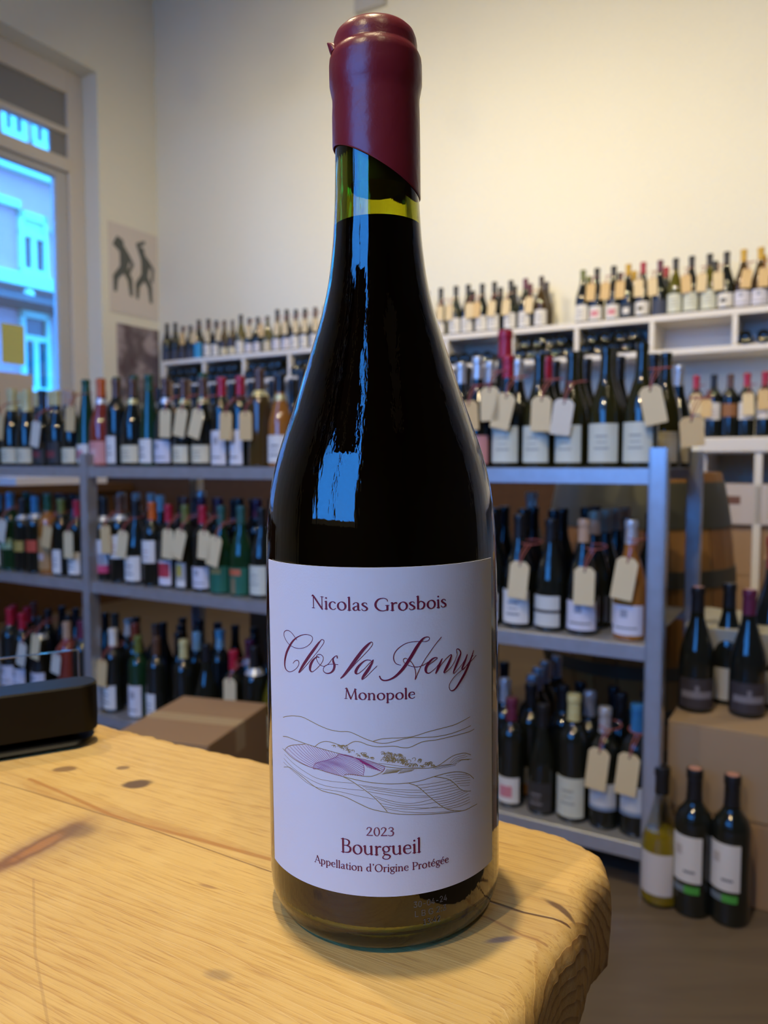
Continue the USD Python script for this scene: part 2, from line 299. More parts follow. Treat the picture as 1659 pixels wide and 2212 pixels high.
for u in (-0.31, 0.55, 1.5): part('post', rbox(u - 0.018, u + 0.018, LS_N + 0.01, LS_N + 0.05, 0, LS_Z - 0.075, 0.003), white, ls)
part('bracket', rbox(-0.55, 1.5, NB - 0.04, NB - 0.001, LS_Z - 0.12, LS_Z - 0.075), white, ls)
part('bracket', rbox(-0.575, -0.555, LS_N + 0.1, NB - 0.001, 0, LS_Z - 0.075), white, ls, 'white side panel')

# ------------------------------------------------------------------ grey metal shelving in front of it
def metal(name, col, ro):
    g = Graph(); pz = g.n('geometry', 'position'); nn = g.n('noise_texture', vector=pz, scale=18.0, detail=4.0)
    MAT[name] = g.done(name, g.n('principled_bsdf', 'BSDF', base_color=col, metallic=0.62, roughness=g.n('map_range', 'result', value=nn('fac'), from_min=.3, from_max=.7, to_min=ro - .02, to_max=ro + .03)))
    return MAT[name]
zinc = metal('zinc', (0.50, 0.515, 0.55), 0.30)
MS_N, MS_B = 1.80, 2.34
MZ = {'top': 0.99, 'middle': 0.585, 'bottom': 0.115}
def rack(label, u0, u1, left_posts=True):
    t = thing('metal_rack', label, 'rack')
    for u in ((u0, u1) if left_posts else (u0,)):
        for n0, n1 in ((MS_N - 0.012, MS_N + 0.03), (MS_B - 0.02, MS_B + 0.02)):
            part('post', cat(rbox(u - 0.019, u + 0.019, n0, n0 + 0.004, 0, 1.035, 0.001), rbox(u - 0.019, u - 0.015, n0, n1, 0, 1.035), rbox(u + 0.015, u + 0.019, n0, n1, 0, 1.035), rbox(u - 0.019, u + 0.019, n0, n1, 1.033, 1.036)), zinc, t)
    for z in MZ.values():
        part('shelf_board', cat(rbox(u0 + 0.019, u1 - 0.019, MS_N, MS_B, z - 0.004, z), rbox(u0 + 0.019, u1 - 0.019, MS_N - 0.002, MS_N + 0.003, z - 0.034, z, 0.001), rbox(u0 + 0.019, u1 - 0.019, MS_B - 0.004, MS_B, z - 0.034, z), rbox(u0 + 0.019, u1 - 0.019, MS_N - 0.002, MS_N + 0.02, z - 0.036, z - 0.033)), zinc, t)
    return t
rack('grey metal rack of three bottle shelves, running from the left post to the right post', -2.252, -0.336)
rack('grey metal rack at the left edge, left of the vertical post', -4.17, -2.252, False)
bench_w = plain('bench_wood', (0.075, 0.036, 0.016), 0.8, spec=.15, vary=.25, scale=6, stretch=(1, 6, 6))
bench = thing('wooden_counter', 'long brown wooden counter under the white wall shelf, behind the metal rack', 'counter')
part('top', rbox(-4.9, -0.80, 4.0, NB - 0.002, 0.92, 0.97, 0.004), bench_w, bench); part('front_panel', rbox(-4.9, -0.80, 4.02, 4.06, 0, 0.92), bench_w, bench)
for u in (-4.88, -3.0, -0.82): part('side_panel', rbox(u - 0.015, u + 0.015, 4.06, NB - 0.01, 0, 0.92), bench_w, bench)
wseat = thing('window_bench', 'dark brown wooden bench along the left wall under the window, seen between the rack shelves', 'bench')
part('top', rbox(UL + 0.04, -4.45, 0.6, 3.97, 0.80, 0.86, 0.004), bench_w, wseat); part('front_panel', rbox(-4.52, -4.48, 0.62, 3.95, 0, 0.80), bench_w, wseat)
cl = box(-0.36, 0.36, -0.12, 0.12, 0, 0.05); cl = cl.subdivide().subdivide().subdivide(); cl.vertices[:, 2] *= 0.6 + 0.9 * meshkit.fbm(cl.vertices * 9 + 5, 3, 2); cl.vertices[:, [0, 1]] = cl.vertices[:, [0, 1]] @ np.array([[0, 1], [-1, 0]]); cl.vertices = cl.vertices @ ROOM.T + W(-4.66, 3.45, 0.8605)
solo('paper_bag', cl, plain('white_paper', (0.75, 0.73, 0.74), .6), 'folded white paper bags lying on the window bench, seen below the top metal shelf', 'bag')

# ------------------------------------------------------------------ oak barrel behind the rack
bw = [plain(f'stave_{i}', c, .55, vary=.25, scale=9, stretch=(6, 6, 1)) for i, c in enumerate([(0.33, 0.16, 0.045), (0.38, 0.19, 0.055), (0.29, 0.135, 0.04)])]
hoop_m = plain('hoop_iron', (0.10, 0.10, 0.08), .5, metal=.5)
ba = thing('barrel', 'wooden barrel with dark iron hoops standing behind the right end of the metal rack', 'barrel', W(-0.60, 2.84, 0))
BH, R0, R1 = 0.97, 0.275, 0.33
def br(z): return R0 + (R1 - R0) * (1 - ((z - BH / 2) / (BH / 2)) ** 2)
NS = 26
for i in range(NS):
    a0, a1 = 2 * math.pi * i / NS + .008, 2 * math.pi * (i + 1) / NS - .008; v, f = [], []
    zs = np.linspace(0, BH, 9)
    for z in zs:
        for r in (br(z), br(z) - .025):
            for a in (a0, (a0 + a1) / 2, a1): v.append((r * math.sin(a), -r * math.cos(a), z))
    for k in range(8):
        o = 6 * k
        for a, b in ((0, 1), (1, 2), (2, 5), (5, 4), (4, 3), (3, 0)): f += [(o + a, o + b, o + 6 + b), (o + a, o + 6 + b, o + 6 + a)]
    for o, fl in ((0, 1), (48, 0)):
        for q in ((0, 1, 4), (0, 4, 3), (1, 2, 5), (1, 5, 4)): f.append(tuple(o + x for x in (q[::-1] if fl else q)))
    part('stave', trimesh.Trimesh(np.array(v), np.array(f), process=False), bw[(i * 7) % 3], ba, smooth=20)
for z0, z1 in ((0.0, .06), (.15, .20), (.30, .345), (.60, .655), (.79, .94)):
    part('hoop', lathe([(br(z0) - .004, z0), (br(z0) + .003, z0), (br((z0 + z1) / 2) + .003, (z0 + z1) / 2), (br(z1) + .003, z1), (br(z1) - .004, z1)], 48), hoop_m, ba)
part('head', lathe([(0, BH - .05), (R0 - .02, BH - .05), (R0 - .02, BH - .03), (0, BH - .03)], 40), bw[0], ba)

# ------------------------------------------------------------------ cartons
card = plain('cardboard', (0.34, 0.21, 0.115), .75, vary=.05, scale=5); card2 = plain('cardboard_light', (0.36, 0.245, 0.14), .75, vary=.05, scale=5); tape_m = plain('packing_tape', (0.50, 0.36, 0.2), .3); wcard = plain('white_carton', (0.55, 0.49, 0.46), .7); prn = plain('carton_print', (0.16, 0.07, 0.05), .7)
def carton(label, u0, u1, n0, n1, z0, z1, m=card, rot=0.0, group=None):
    cu, cn, lu, ln, h = (u0 + u1) / 2, (n0 + n1) / 2, (u1 - u0) / 2, (n1 - n0) / 2, z1 - z0
    t = thing('carton', label, 'box', W(cu, cn, z0), rotz=-math.degrees(TH) + rot, group=group)
    part('body', box(-lu, lu, -ln, ln, 0, h - .004, .003), m, t)
    part('flap', box(-lu, lu, -ln, -.0015, h - .004, h, .001), m, t); part('flap', box(-lu, lu, .0015, ln, h - .004, h, .001), m, t)
    part('tape', cat(box(-lu - .0006, lu + .0006, -.025, .025, h, h + .0006), box(lu, lu + .0006, -.025, .025, h - .07, h), box(-lu - .0006, -lu, -.025, .025, h - .07, h)), tape_m, t)
    return t
carton('lower brown carton at the right edge, right behind the three floor bottles', -.312, .36, 1.862, 2.27, 0, .198, m=card)
carton('upper brown carton at the right edge with dark bottles standing on top', -.314, .36, 1.86, 2.27, .199, .40, m=card2)
carton('brown carton on the floor behind the left side of the table', -1.53, -1.27, 1.27, 1.60, 0, .345, m=card, rot=14)
t = carton('tan carton behind the dark bottles, right of the barrel', -.20, .16, 3.0, 3.36, 0, .665, m=card2)
part('print', box(-.06, .05, -.1806, -.18, .40, .5), prn, t)
t = carton('open brown carton with printed front, stacked below the white carton', -.50, .0, 4.16, 4.50, .45, .70, m=card); part('print', box(.0, .12, -.1706, -.17, .05, .2), wcard, t)
carton('plain carton at the bottom of the stack under the white console shelf', -.50, .0, 4.16, 4.50, 0, .449, m=card)
t = carton('pale white carton on top of the stack under the white console shelf', -.51, .0, 4.14, 4.50, .701, .90, m=wcard); part('print', box(-.2, -.13, -.1806, -.18, .1, .14), prn, t)
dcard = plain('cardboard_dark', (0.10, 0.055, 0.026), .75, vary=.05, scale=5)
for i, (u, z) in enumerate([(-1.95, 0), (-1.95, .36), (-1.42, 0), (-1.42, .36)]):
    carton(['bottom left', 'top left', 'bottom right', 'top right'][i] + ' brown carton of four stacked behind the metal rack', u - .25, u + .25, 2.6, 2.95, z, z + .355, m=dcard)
fb_ = box(-.07, .07, -.1, .1, 0, .19); fb_ = fb_.subdivide().subdivide().subdivide(); vv = fb_.vertices
vv[:, :2] *= (1 + .5 * np.clip((vv[:, 2:] - .05) / .14, 0, 1)); vv += .012 * (np.stack([meshkit.fbm(vv * 22 + k * 7, 3, k) for k in range(3)], 1) - .5) * np.clip(vv[:, 2:] / .05, 0, 1)
fb_.vertices = vv @ ROOM.T + W(-.205, 2.19, .4006)
solo('paper_bag', fb_, plain('cream_paper', (0.50, 0.47, 0.36), .7), 'crumpled cream paper bag on the upper carton, just right of the right post', 'bag')

# ------------------------------------------------------------------ shop bottles: kinds as class prims, each bottle an instance
PROF = {
    'bu': ([(0, .012), (.025, .004), (.034, 0), (.039, .003), (.0405, .012), (.0405, .105), (.0396, .13), (.0365, .15), (.030, .173), (.0225, .197), (.0170, .218), (.0148, .238), (.0140, .262), (.0140, .276), (.0156, .278), (.0156, .290), (.0145, .2945), (0, .2945)], .0405),
    'bo': ([(0, .012), (.025, .004), (.031, 0), (.036, .003), (.0376, .012), (.0376, .183), (.0366, .197), (.0315, .212), (.0215, .224), (.0158, .235), (.0145, .25), (.0142, .28), (.0158, .282), (.0158, .296), (.0146, .300), (0, .300)], .0376),
    'fl': ([(0, .012), (.025, .004), (.031, 0), (.0358, .003), (.0372, .012), (.0368, .09), (.0340, .14), (.0275, .195), (.0205, .245), (.0160, .285), (.0142, .305), (.0142, .314), (.0156, .316), (.0156, .328), (.0146, .332), (0, .332)], .0372),
    'ch': ([(0, .012), (.028, .004), (.037, 0), (.043, .003), (.0446, .014), (.0446, .10), (.0425, .135), (.0355, .17), (.0260, .203), (.0195, .232), (.0168, .255), (.0172, .27), (.0182, .285), (.0178, .298), (.0150, .304), (0, .304)], .0446),
}
GLASS = {'K': ('dark', (.010, .012, .010)), 'G': ('green', (.008, .035, .014)), 'O': ('olive', (.095, .085, .008)), 'R': ('rose', (.22, .035, .02)), 'A': ('amber', (.30, .115, .02)), 'J': ('dark olive', (.022, .021, .006)), 'B': ('brown', (.06, .035, .01)), 'C': ('clear', (.5, .4, .05))}
CAP = {'k': ('black', (.012, .012, .014)), 'r': ('red', (.36, .012, .035)), 'c': ('cream', (.55, .50, .24)), 's': ('silver', (.60, .61, .64)), 'b': ('blue', (.03, .16, .36)), 'o': ('orange', (.55, .11, .008)), 'g': ('green', (.015, .07, .035)),
       'n': ('brown', (.10, .05, .03)), 't': ('tan', (.45, .30, .20)), 'y': ('yellow', (.55, .33, .02)), 'p': ('purple', (.12, .02, .05)), 'w': ('white', (.70, .68, .62)), 'v': ('olive', (.13, .15, .03)), 'q': ('teal', (.03, .10, .09)),
       'i': ('brick', (.30, .05, .025)), 'l': ('lightblue', (.30, .47, .52)), '-': ('bare', None)}
CW, CC, CL, CD = (.70, .68, .64), (.66, .60, .42), (.62, .61, .68), (.03, .027, .026)
INK, PNK, RED, GRN, YEL, ORG = (.20, .20, .22), (.60, .22, .26), (.42, .03, .05), (.012, .12, .075), (.45, .36, .02), (.50, .12, .05)
def bars(z0, z1, c=INK, a=.45): return [(-a, a, z0, z0 + (z1 - z0) * .16, c), (-a * .7, a * .7, z0 + (z1 - z0) * .45, z0 + (z1 - z0) * .55, c), (-a * .8, a * .8, z0 + (z1 - z0) * .84, z1, c)]
LB = {  # word, patches: angle from, angle to, height from, height to, colour
    'W': ('white', [(-1.05, 1.05, .014, .100, CW)] + bars(.035, .07)), 'C': ('cream', [(-1.1, 1.1, .014, .072, CC)] + bars(.03, .052, (.35, .3, .2))),
    'n': ('narrow white', [(-.62, .62, .012, .104, CW)] + bars(.04, .07, a=.3)), 'L': ('lavender', [(-1.1, 1.1, .014, .088, CL)] + [(-.35, .1, .058, .078, (.28, .30, .38)), (-.7, .7, .03, .034, INK)]),
    'T': ('tall white', [(-.95, .95, .008, .122, (.66, .64, .66))] + [(-.3, .3, .075, .10, (.36, .34, .36)), (-.5, .5, .03, .035, INK)]), 'P': ('pink', [(-1.1, 1.1, .010, .085, (.62, .27, .25))] + [(-.4, .4, .03, .06, (.66, .40, .40))]),
    'w': ('pink-printed white', [(-1.05, 1.05, .014, .085, CW), (-.5, .5, .03, .062, PNK)]), 'K': ('black', [(-1.05, 1.05, .012, .09, CD)] + bars(.03, .06, (.22, .2, .2))), 'r': ('dark red-printed', [(-1.0, 1.0, .012, .095, CD), (-.6, .6, .035, .06, (.18, .03, .03))]),
    'g': ('pale green', [(-1.05, 1.05, .085, .125, (.30, .40, .22))]), 'y': ('gold', [(-1.05, 1.05, .085, .128, (.38, .28, .06))]), 'R': ('orange-red', [(-1.0, 1.0, .085, .130, (.50, .07, .03))]), 't': ('tan', [(-1.0, 1.0, .02, .14, (.40, .22, .08)), (-.4, .4, .055, .08, (.5, .4, .4))]),
    'm': ('pink-footed', [(-1.1, 1.1, .030, .150, (.55, .56, .60)), (-1.1, 1.1, .030, .058, (.52, .05, .14)), (-1.1, 0, .115, .150, (.33, .50, .55)), (-.2, .7, .06, .10, (.26, .27, .33))]),
    'd': ('red-and-white', [(-1.0, 1.0, .012, .100, (.66, .64, .70)), (-.85, .85, .040, .092, RED)]), 'Y': ('yellow-marked', [(-.55, .55, .012, .098, (.36, .36, .36)), (-.35, .15, .05, .09, YEL), (-.5, .5, .012, .035, CW)]),
    'e': ('dark green', [(-1.1, 1.1, .008, .095, GRN), (-.5, .5, .07, .088, (.25, .2, .06))]), 'o': ('orange-marked green', [(-1.1, 1.1, .008, .095, GRN), (-.55, .55, .07, .09, ORG), (-.35, .1, .01, .06, (.22, .17, .09))]),
    'V': ('greenish white', [(-1.05, 1.05, .014, .108, (.60, .62, .52))] + bars(.045, .08, (.36, .38, .34))), 'b': ('bluish white', [(-1.0, 1.0, .050, .118, (.58, .60, .62)), (-1.0, 1.0, .05, .06, (.2, .27, .4))]), 'h': ('half-dark', [(-1.05, 1.05, .014, .095, (.60, .60, .55)), (-1.05, 1.05, .05, .058, CD)]),
    'u': ('navy', [(-1.1, 1.1, .006, .085, (.035, .045, .085))]), 'z': ('bright blue', [(-1.1, 1.1, .006, .120, (.03, .30, .65))]), 'D': ('white-dotted black', [(-1.05, 1.05, .010, .080, (.03, .04, .06)), (-.4, .4, .03, .06, CW)]), 'X': ('black-printed white', [(-1.05, 1.05, .018, .085, CW), (-.5, .2, .04, .058, CD)]),
    'N': ('brown', [(-1.0, 1.0, .10, .16, (.26, .11, .04))]), 'H': ('high white', [(-1.0, 1.0, .085, .165, CW)] + bars(.10, .13, (.5, .36, .33), .5)), 'S': ('silver script black', [(-1.15, 1.15, .012, .082, (.045, .035, .035)), (-.9, .9, .036, .052, (.22, .2, .2)), (-.12, .12, .052, .066, (.2, .18, .18))]),
    'F': ('white', [(-1.25, .55, .075, .170, CW), (-.4, .2, .095, .10, INK), (-.9, -.5, .13, .15, (.5, .45, .4))]), 'a': ('narrow amber', [(-.45, .45, .012, .085, (.40, .38, .36)), (-.45, .45, .012, .04, (.42, .17, .02))]), 'Q': ('pale', [(-1.05, 1.05, .014, .092, (.56, .5, .36))]), '0': (None, []),
}
def mat_of(kind, key):
    if kind == 'G': return plain('bottle_glass_' + GLASS[key][0], GLASS[key][1], .05, coat=.3)
    w, c = CAP[key]; return plain('capsule_' + w, c, .32, metal=.55 if key == 's' else 0)
def paint_of(c): return plain('print_%02d_%02d_%02d' % tuple(int(x * 99) for x in c), c, .6)
stage.CreateClassPrim('/Kinds')
kinds = {}
def radius(ty, prof, z):
    p = [q for q in prof if q[1] >= 0]; return np.interp(z, [q[1] for q in p[3:-1]], [q[0] for q in p[3:-1]])
def kind(ty, gl, cap, lab, ring):
    key = (ty, gl, cap, lab, ring)
    if key in kinds: return kinds[key]
    path = f'/Kinds/bottle_{len(kinds):03d}'; x = stage.CreateClassPrim(path); x.SetTypeName('Xform'); kinds[key] = path
    prof, R0_ = PROF[ty]; top = prof[-1][1]
    part('glass_body', lathe(prof, 26), mat_of('G', gl), x)
    if cap != '-':
        ln = {'bu': .058, 'bo': .062, 'fl': .06, 'ch': .085}[ty]; zs = [top - ln] + [q[1] for q in prof[:-1] if top - ln < q[1]]
        part('capsule', lathe([(radius(ty, prof, top - ln) - .001, top - ln)] + [(radius(ty, prof, z) + .0008, z) for z in zs] + [(radius(ty, prof, top - .006) - .001, top + .0008), (0, top + .0008)], 20), mat_of('C', cap), x)
    if lab in 'FS': part('capsule_top', lathe([(.0125, top + .0006), (.0125, top + .0014), (0, top + .0014)], 20), plain('capsule_copper', (.50, .24, .18), .35), x)
    if ring: part('neck_band', lathe([(radius(ty, prof, top - z) + e, top - z) for z, e in ((.084, -.0005), (.084, .0011), (.066, .0011), (.066, -.0005))], 20), plain('foil_gold' if ring == 'y' else 'foil_silver', (.60, .54, .28) if ring == 'y' else (.56, .60, .68), .3, metal=.4), x)
    pt = LB[lab][1]
    for i, (a0, a1, z0, z1, c) in enumerate(pt):
        r = R0_ + .0003 + .0003 * min(i, 1) + .00012 * i
        p = part('label', wrap(r - .0004, r + .0002, a0, a1, z0, z1, 12), paint_of(c), x) if i == 0 else part('print', wrap(r - .0003, r + .0002, a0, a1, z0, z1, 8), paint_of(c), lb)
        if i == 0: lb = p
    return path
words = lambda s: len(s.split())
count = 0
def bottle(u, n, z, ty, gl, cap, lab, ring, label, group, scale=1.0, turn=0.0, loc=None):
    global count; count += 1
    t = thing('wine_bottle', label, 'bottle', W(u, n, z) if loc is None else loc, rotz=-math.degrees(TH) + turn, group=group, scale=scale if abs(scale - 1) > .004 else None)
    t.GetReferences().AddInternalReference(kind(ty, gl, cap, lab, ring)); t.SetInstanceable(True)
    if words(label) > 16 or words(label) < 4: print('LABEL', words(label), label)
    return t
ORD = ['first', 'second', 'third', 'fourth', 'fifth', 'sixth', 'seventh', 'eighth', 'ninth', 'tenth', 'eleventh', 'twelfth', 'thirteenth', 'fourteenth', 'fifteenth', 'sixteenth', 'seventeenth', 'eighteenth', 'nineteenth', 'twentieth', 'twenty-first', 'twenty-second', 'twenty-third', 'twenty-fourth', 'twenty-fifth', 'twenty-sixth']
occupied = {}
def look(gl, cap, lab):
    a = GLASS[gl][0]; c = CAP[cap][0]; l = LB[lab][0]
    return f'{a} bottle, {"bare neck" if cap == "-" else c + " top"}' + (f', {l} label' if l else '')
def row(where, z, n, items, group, gap=0.0, anchor=-1, turn=8.0, shelf=None, second=False):
    """items: (neck x in the picture, top y, type, glass, capsule, label, ring); placed along the shelf at depth n"""
    us = [on_n(it[0], 0 * it[0] + 1000, n)[0] for it in items]; rr = [PROF[it[2]][1] for it in items]
    us = list(us)
    k0 = len(items) + anchor if anchor < 0 else anchor
    for i in range(k0 - 1, -1, -1): us[i] = min(us[i], us[i + 1] - rr[i] - rr[i + 1] - .0015)
    for i in range(k0 + 1, len(items)): us[i] = max(us[i], us[i - 1] + rr[i] + rr[i - 1] + .0015)
    out = []
    for i, (it, u) in enumerate(zip(items, us)):
        px, yt, ty, gl, cap, lab, ring = it
        h = PROF[ty][0][-1][1]; s = 1.0
        if yt: s = float(np.clip((on_n(px, yt, n)[1] - z) / h, .93, 1.07))
        lb = f'{look(gl, cap, lab)}, {ORD[i]} {"in back row" if second else ""} on {where}'.replace('  ', ' ').replace(' on ', ' on ')
        bottle(u, n, z, ty, gl, cap, lab, ring, lb, group, s, rnd.uniform(-turn, turn)); out.append((u, n, rr[i] * s))
        occupied.setdefault(shelf, []).append((u, n, rr[i] * s))
    return out
T_, M_, B_ = MZ['top'], MZ['middle'], MZ['bottom']; FRONT = 1.862
gT, gM, gB = 'bottles on the top metal shelf', 'bottles on the middle metal shelf', 'bottles on the bottom metal shelf'
row('left half of top metal shelf', T_, FRONT, [(-8, 842, 'bu', 'K', 'k', 'r', ''), (33, 840, 'ch', 'K', 'c', 'C', ''), (62, 842, 'ch', 'K', 'c', 'C', ''), (95, 843, 'bu', 'K', 'k', 'r', ''), (128, 843, 'bu', 'K', 'c', 'r', ''), (160, 845, 'bu', 'K', 't', 'C', ''), (190, 820, 'fl', 'G', 'g', 'w', ''),
    (234, 818, 'bu', 'R', 'o', 'P', 's'), (271, 818, 'bo', 'K', 'n', 'n', ''), (307, 818, 'bu', 'K', 'n', 'C', 'y'), (341, 813, 'fl', 'G', 'g', 'W', ''), (374, 816, 'bu', 'K', 'n', 'L', 's'), (413, 819, 'bu', 'K', 'n', 'C', 'y'), (449, 816, 'bu', 'K', 'n', 'C', 'y'),
    (493, 815, 'bo', 'K', 'r', 'T', ''), (537, 812, 'bo', 'K', 'r', 'T', ''), (570, 0, 'bo', 'B', 'n', '0', 'y'), (607, 807, 'bu', 'A', 'k', 'W', 'y')], gT, shelf='T')
row('right half of top metal shelf', T_, FRONT, [(1044, 771, 'bu', 'K', 's', 'P', ''), (1115, 768, 'bu', 'K', 'r', 'V', ''), (1187, 764, 'bu', 'J', '-', 'V', ''), (1240, 761, 'bu', 'J', '-', 'V', ''), (1311, 751, 'bu', 'J', '-', 'V', ''), (1383, 742, 'bu', 'J', '-', 'V', '')], gT, shelf='T')
row('left half of middle metal shelf', M_, FRONT, [(3, 1068, 'bo', 'K', 'b', 'W', ''), (30, 1065, 'bo', 'G', 'b', 'g', ''), (58, 1078, 'bo', 'K', 'k', 'y', 's'), (85, 1073, 'bo', 'K', 'b', 'R', 's'), (105, 0, 'bo', 'A', 'g', 't', ''), (130, 1078, 'bo', 'K', 'v', 'n', ''), (164, 1081, 'bo', 'K', 'r', 'W', ''),
    (222, 1075, 'bo', 'K', 'k', 'm', 's'), (262, 1070, 'bo', 'K', 'n', 'H', 's'), (295, 1080, 'bu', 'K', 'k', 'W', ''), (332, 1085, 'bo', 'K', 'o', 'H', ''), (371, 1091, 'bo', 'K', 'r', 'd', ''), (410, 1093, 'bo', 'K', 'v', 'Y', ''), (450, 1093, 'bo', 'K', 'r', 'L', ''), (484, 1093, 'bu', 'G', 'q', 'e', ''), (520, 1093, 'bu', 'G', 'q', 'o', ''), (564, 1097, 'bu', 'K', 'k', 'V', '')], gM, shelf='M')
row('right half of middle metal shelf', M_, FRONT, [(1078, 1110, 'bu', 'K', 'k', 'w', ''), (1135, 1112, 'bu', 'K', 'k', 'W', ''), (1200, 1122, 'bu', 'K', 'k', 'h', ''), (1264, 1122, 'bu', 'K', 't', 'L', ''), (1367, 1124, 'bu', 'A', 's', 'L', '')], gM, shelf='M')
row('left half of bottom metal shelf', B_, FRONT, [(12, 1312, 'bo', 'K', 'r', 'L', ''), (38, 1322, 'bo', 'K', 'r', 'L', ''), (77, 1330, 'bo', 'K', 'k', 'L', 's'), (135, 1342, 'bo', 'R', 't', '0', ''), (168, 1340, 'bo', 'K', 'p', '0', ''), (236, 1357, 'bo', 'K', 'w', 'W', ''), (290, 1372, 'bo', 'G', 'v', 'T', ''), (330, 1375, 'bo', 'K', 'n', 'n', ''), (390, 1381, 'bo', 'K', 'c', 'L', ''), (440, 1390, 'bu', 'K', 'k', '0', ''),
    (499, 1404, 'bo', 'K', 'r', 'W', ''), (545, 1395, 'bo', 'K', 'k', 'n', 's'), (590, 1400, 'bu', 'O', 'k', 'V', '')], gB, shelf='B')
row('right half of bottom metal shelf', B_, FRONT, [(1111, 1530, 'bo', 'K', 'p', 'w', ''), (1195, 1540, 'bu', 'K', 'k', 'K', ''), (1253, 1501, 'bo', 'K', 'c', 'V', ''), (1320, 1530, 'bo', 'K', 's', 'b', ''), (1389, 1522, 'bo', 'K', 'b', 'b', '')], gB, shelf='B')
def behind(where, z, items, group, shelf):
    for i, (px, n, ty, gl, cap, lab, ring, s) in enumerate(items):
        u = on_n(px, 1000, n)[0]; r = PROF[ty][1] * s
        for _ in range(30):
            hit = [q for q in occupied.get(shelf, []) if math.hypot(u - q[0], n - q[1]) < r + q[2] + .0005]
            if not hit: break
            q = hit[0]; d = math.hypot(u - q[0], n - q[1]); k = (r + q[2] + .002 - d); u += k * (u - q[0]) / (d + 1e-6); n += k * abs(n - q[1]) / (d + 1e-6) + .001
        if n > MS_B - r - .025: continue
        occupied.setdefault(shelf, []).append((u, n, r))
        bottle(u, n, z, ty, gl, cap, lab, ring, f'{look(gl, cap, "0")}, {ORD[i]} from left behind front row, {where}', group, s)
behind('right half, top shelf', T_, [(995, 1.95, 'bu', 'K', 's', '0', '', .97), (1033, 1.96, 'bu', 'K', 's', '0', '', .97), (1082, 2.04, 'bu', 'K', 'r', 'W', '', 1.30), (1085, 1.95, 'bu', 'K', 's', '0', '', .97), (1152, 1.95, 'bu', 'K', 'r', '0', '', .97), (1215, 1.95, 'bu', 'J', '-', '0', '', 1), (1282, 1.95, 'bu', 'J', '-', '0', '', 1), 
    (1434, 1.985, 'bu', 'J', '-', 'Q', '', .95), (1462, 2.14, 'bu', 'K', 's', 'Q', '', .90)], gT, 'T')
behind('left half, top shelf', T_, [(222, 1.96, 'fl', 'G', 'g', '0', '', .98), (256, 1.96, 'fl', 'G', 'g', '0', '', .98), (293, 1.96, 'fl', 'G', 'g', '0', '', .98), (330, 1.96, 'bu', 'K', 'p', '0', 's', 1), (365, 1.96, 'bu', 'A', 't', '0', 's', 1), (392, 1.96, 'bu', 'K', 't', '0', 's', 1), (430, 1.96, 'fl', 'G', 'g', '0', '', .95), (480, 1.96, 'bu', 'K', 'n', '0', 'y', .96), (515, 1.96, 'bu', 'B', 'n', '0', 'y', .96), (555, 1.96, 'bu', 'B', 'n', '0', 'y', .96), (590, 1.96, 'bu', 'A', 'n', '0', 'y', .98),
    (50, 1.97, 'bu', 'K', 'c', '0', '', 1), (85, 1.97, 'bu', 'K', 'c', '0', '', 1), (115, 1.97, 'bu', 'K', 'c', '0', '', 1), (148, 1.97, 'bu', 'K', 't', '0', '', 1)], gT, 'T')
behind('left half, middle shelf', M_, [(261, 2.03, 'bo', 'K', 'w', '0', '', 1.02), (289, 2.03, 'bo', 'K', 'w', '0', '', 1.02), (317, 2.03, 'bo', 'K', 'w', '0', '', 1.02), (345, 2.0, 'bu', 'K', 'w', '0', '', 1.02), (434, 2.03, 'bo', 'K', 's', '0', 's', 1.06), (398, 1.95, 'bo', 'K', 'i', '0', '', 1), (428, 1.95, 'bo', 'K', 'p', '0', '', 1), (470, 1.95, 'bo', 'K', 'p', '0', '', 1), (500, 1.96, 'bo', 'K', 'k', '0', '', 1), (531, 1.96, 'bo', 'K', 'p', '0', '', 1),
    (20, 1.96, 'bo', 'G', 'v', '0', '', 1), (55, 1.96, 'bo', 'G', 'g', '0', '', 1), (100, 1.96, 'bo', 'G', 'g', '0', '', 1)], gM, 'M')
behind('right half, middle shelf', M_, [(1287, 1.95, 'bu', 'K', 't', '0', '', 1), (1311, 2.035, 'bu', 'K', 't', '0', '', 1), (1334, 2.12, 'bu', 'K', 't', '0', '', 1), (1353, 2.205, 'bu', 'K', 't', '0', '', 1), (1150, 2.15, 'bu', 'K', 'w', '0', '', 1.13), (1069, 1.96, 'bu', 'K', 'k', '0', '', 1), (1095, 1.96, 'bu', 'K', 'k', '0', '', 1), (1127, 1.96, 'bu', 'K', 'k', '0', '', 1), (1155, 1.96, 'bu', 'K', 'k', '0', '', 1), (1182, 2.03, 'bu', 'K', 'k', '0', '', 1), (1210, 1.96, 'bu', 'K', 'k', '0', '', 1), (1235, 2.05, 'bu', 'K', 'k', '0', '', 1), (1326, 1.96, 'bu', 'K', 'k', 'w', '', .95)], gM, 'M')
behind('left half, bottom shelf', B_, [(284, 1.95, 'bo', 'K', 'i', '0', '', 1), (270, 2.0, 'bo', 'K', 'w', '0', '', 1), (322, 1.98, 'bo', 'K', 'n', '0', '', 1), (420, 1.96, 'bo', 'K', 'l', '0', '', 1), (453, 1.99, 'bo', 'K', 'l', '0', '', 1.02), (535, 1.97, 'bo', 'K', 'p', '0', 's', 1), (560, 1.98, 'bo', 'K', 'k', '0', '', 1), (241, 2.03, 'bo', 'K', 'n', '0', '', 1.02), (20, 1.96, 'bo', 'K', 'r', '0', '', 1), (50, 1.96, 'bo', 'K', 'r', '0', '', 1), (64, 2.04, 'bo', 'K', 'i', '0', '', 1), (95, 1.97, 'bo', 'K', 'k', '0', '', 1)], gB, 'B')
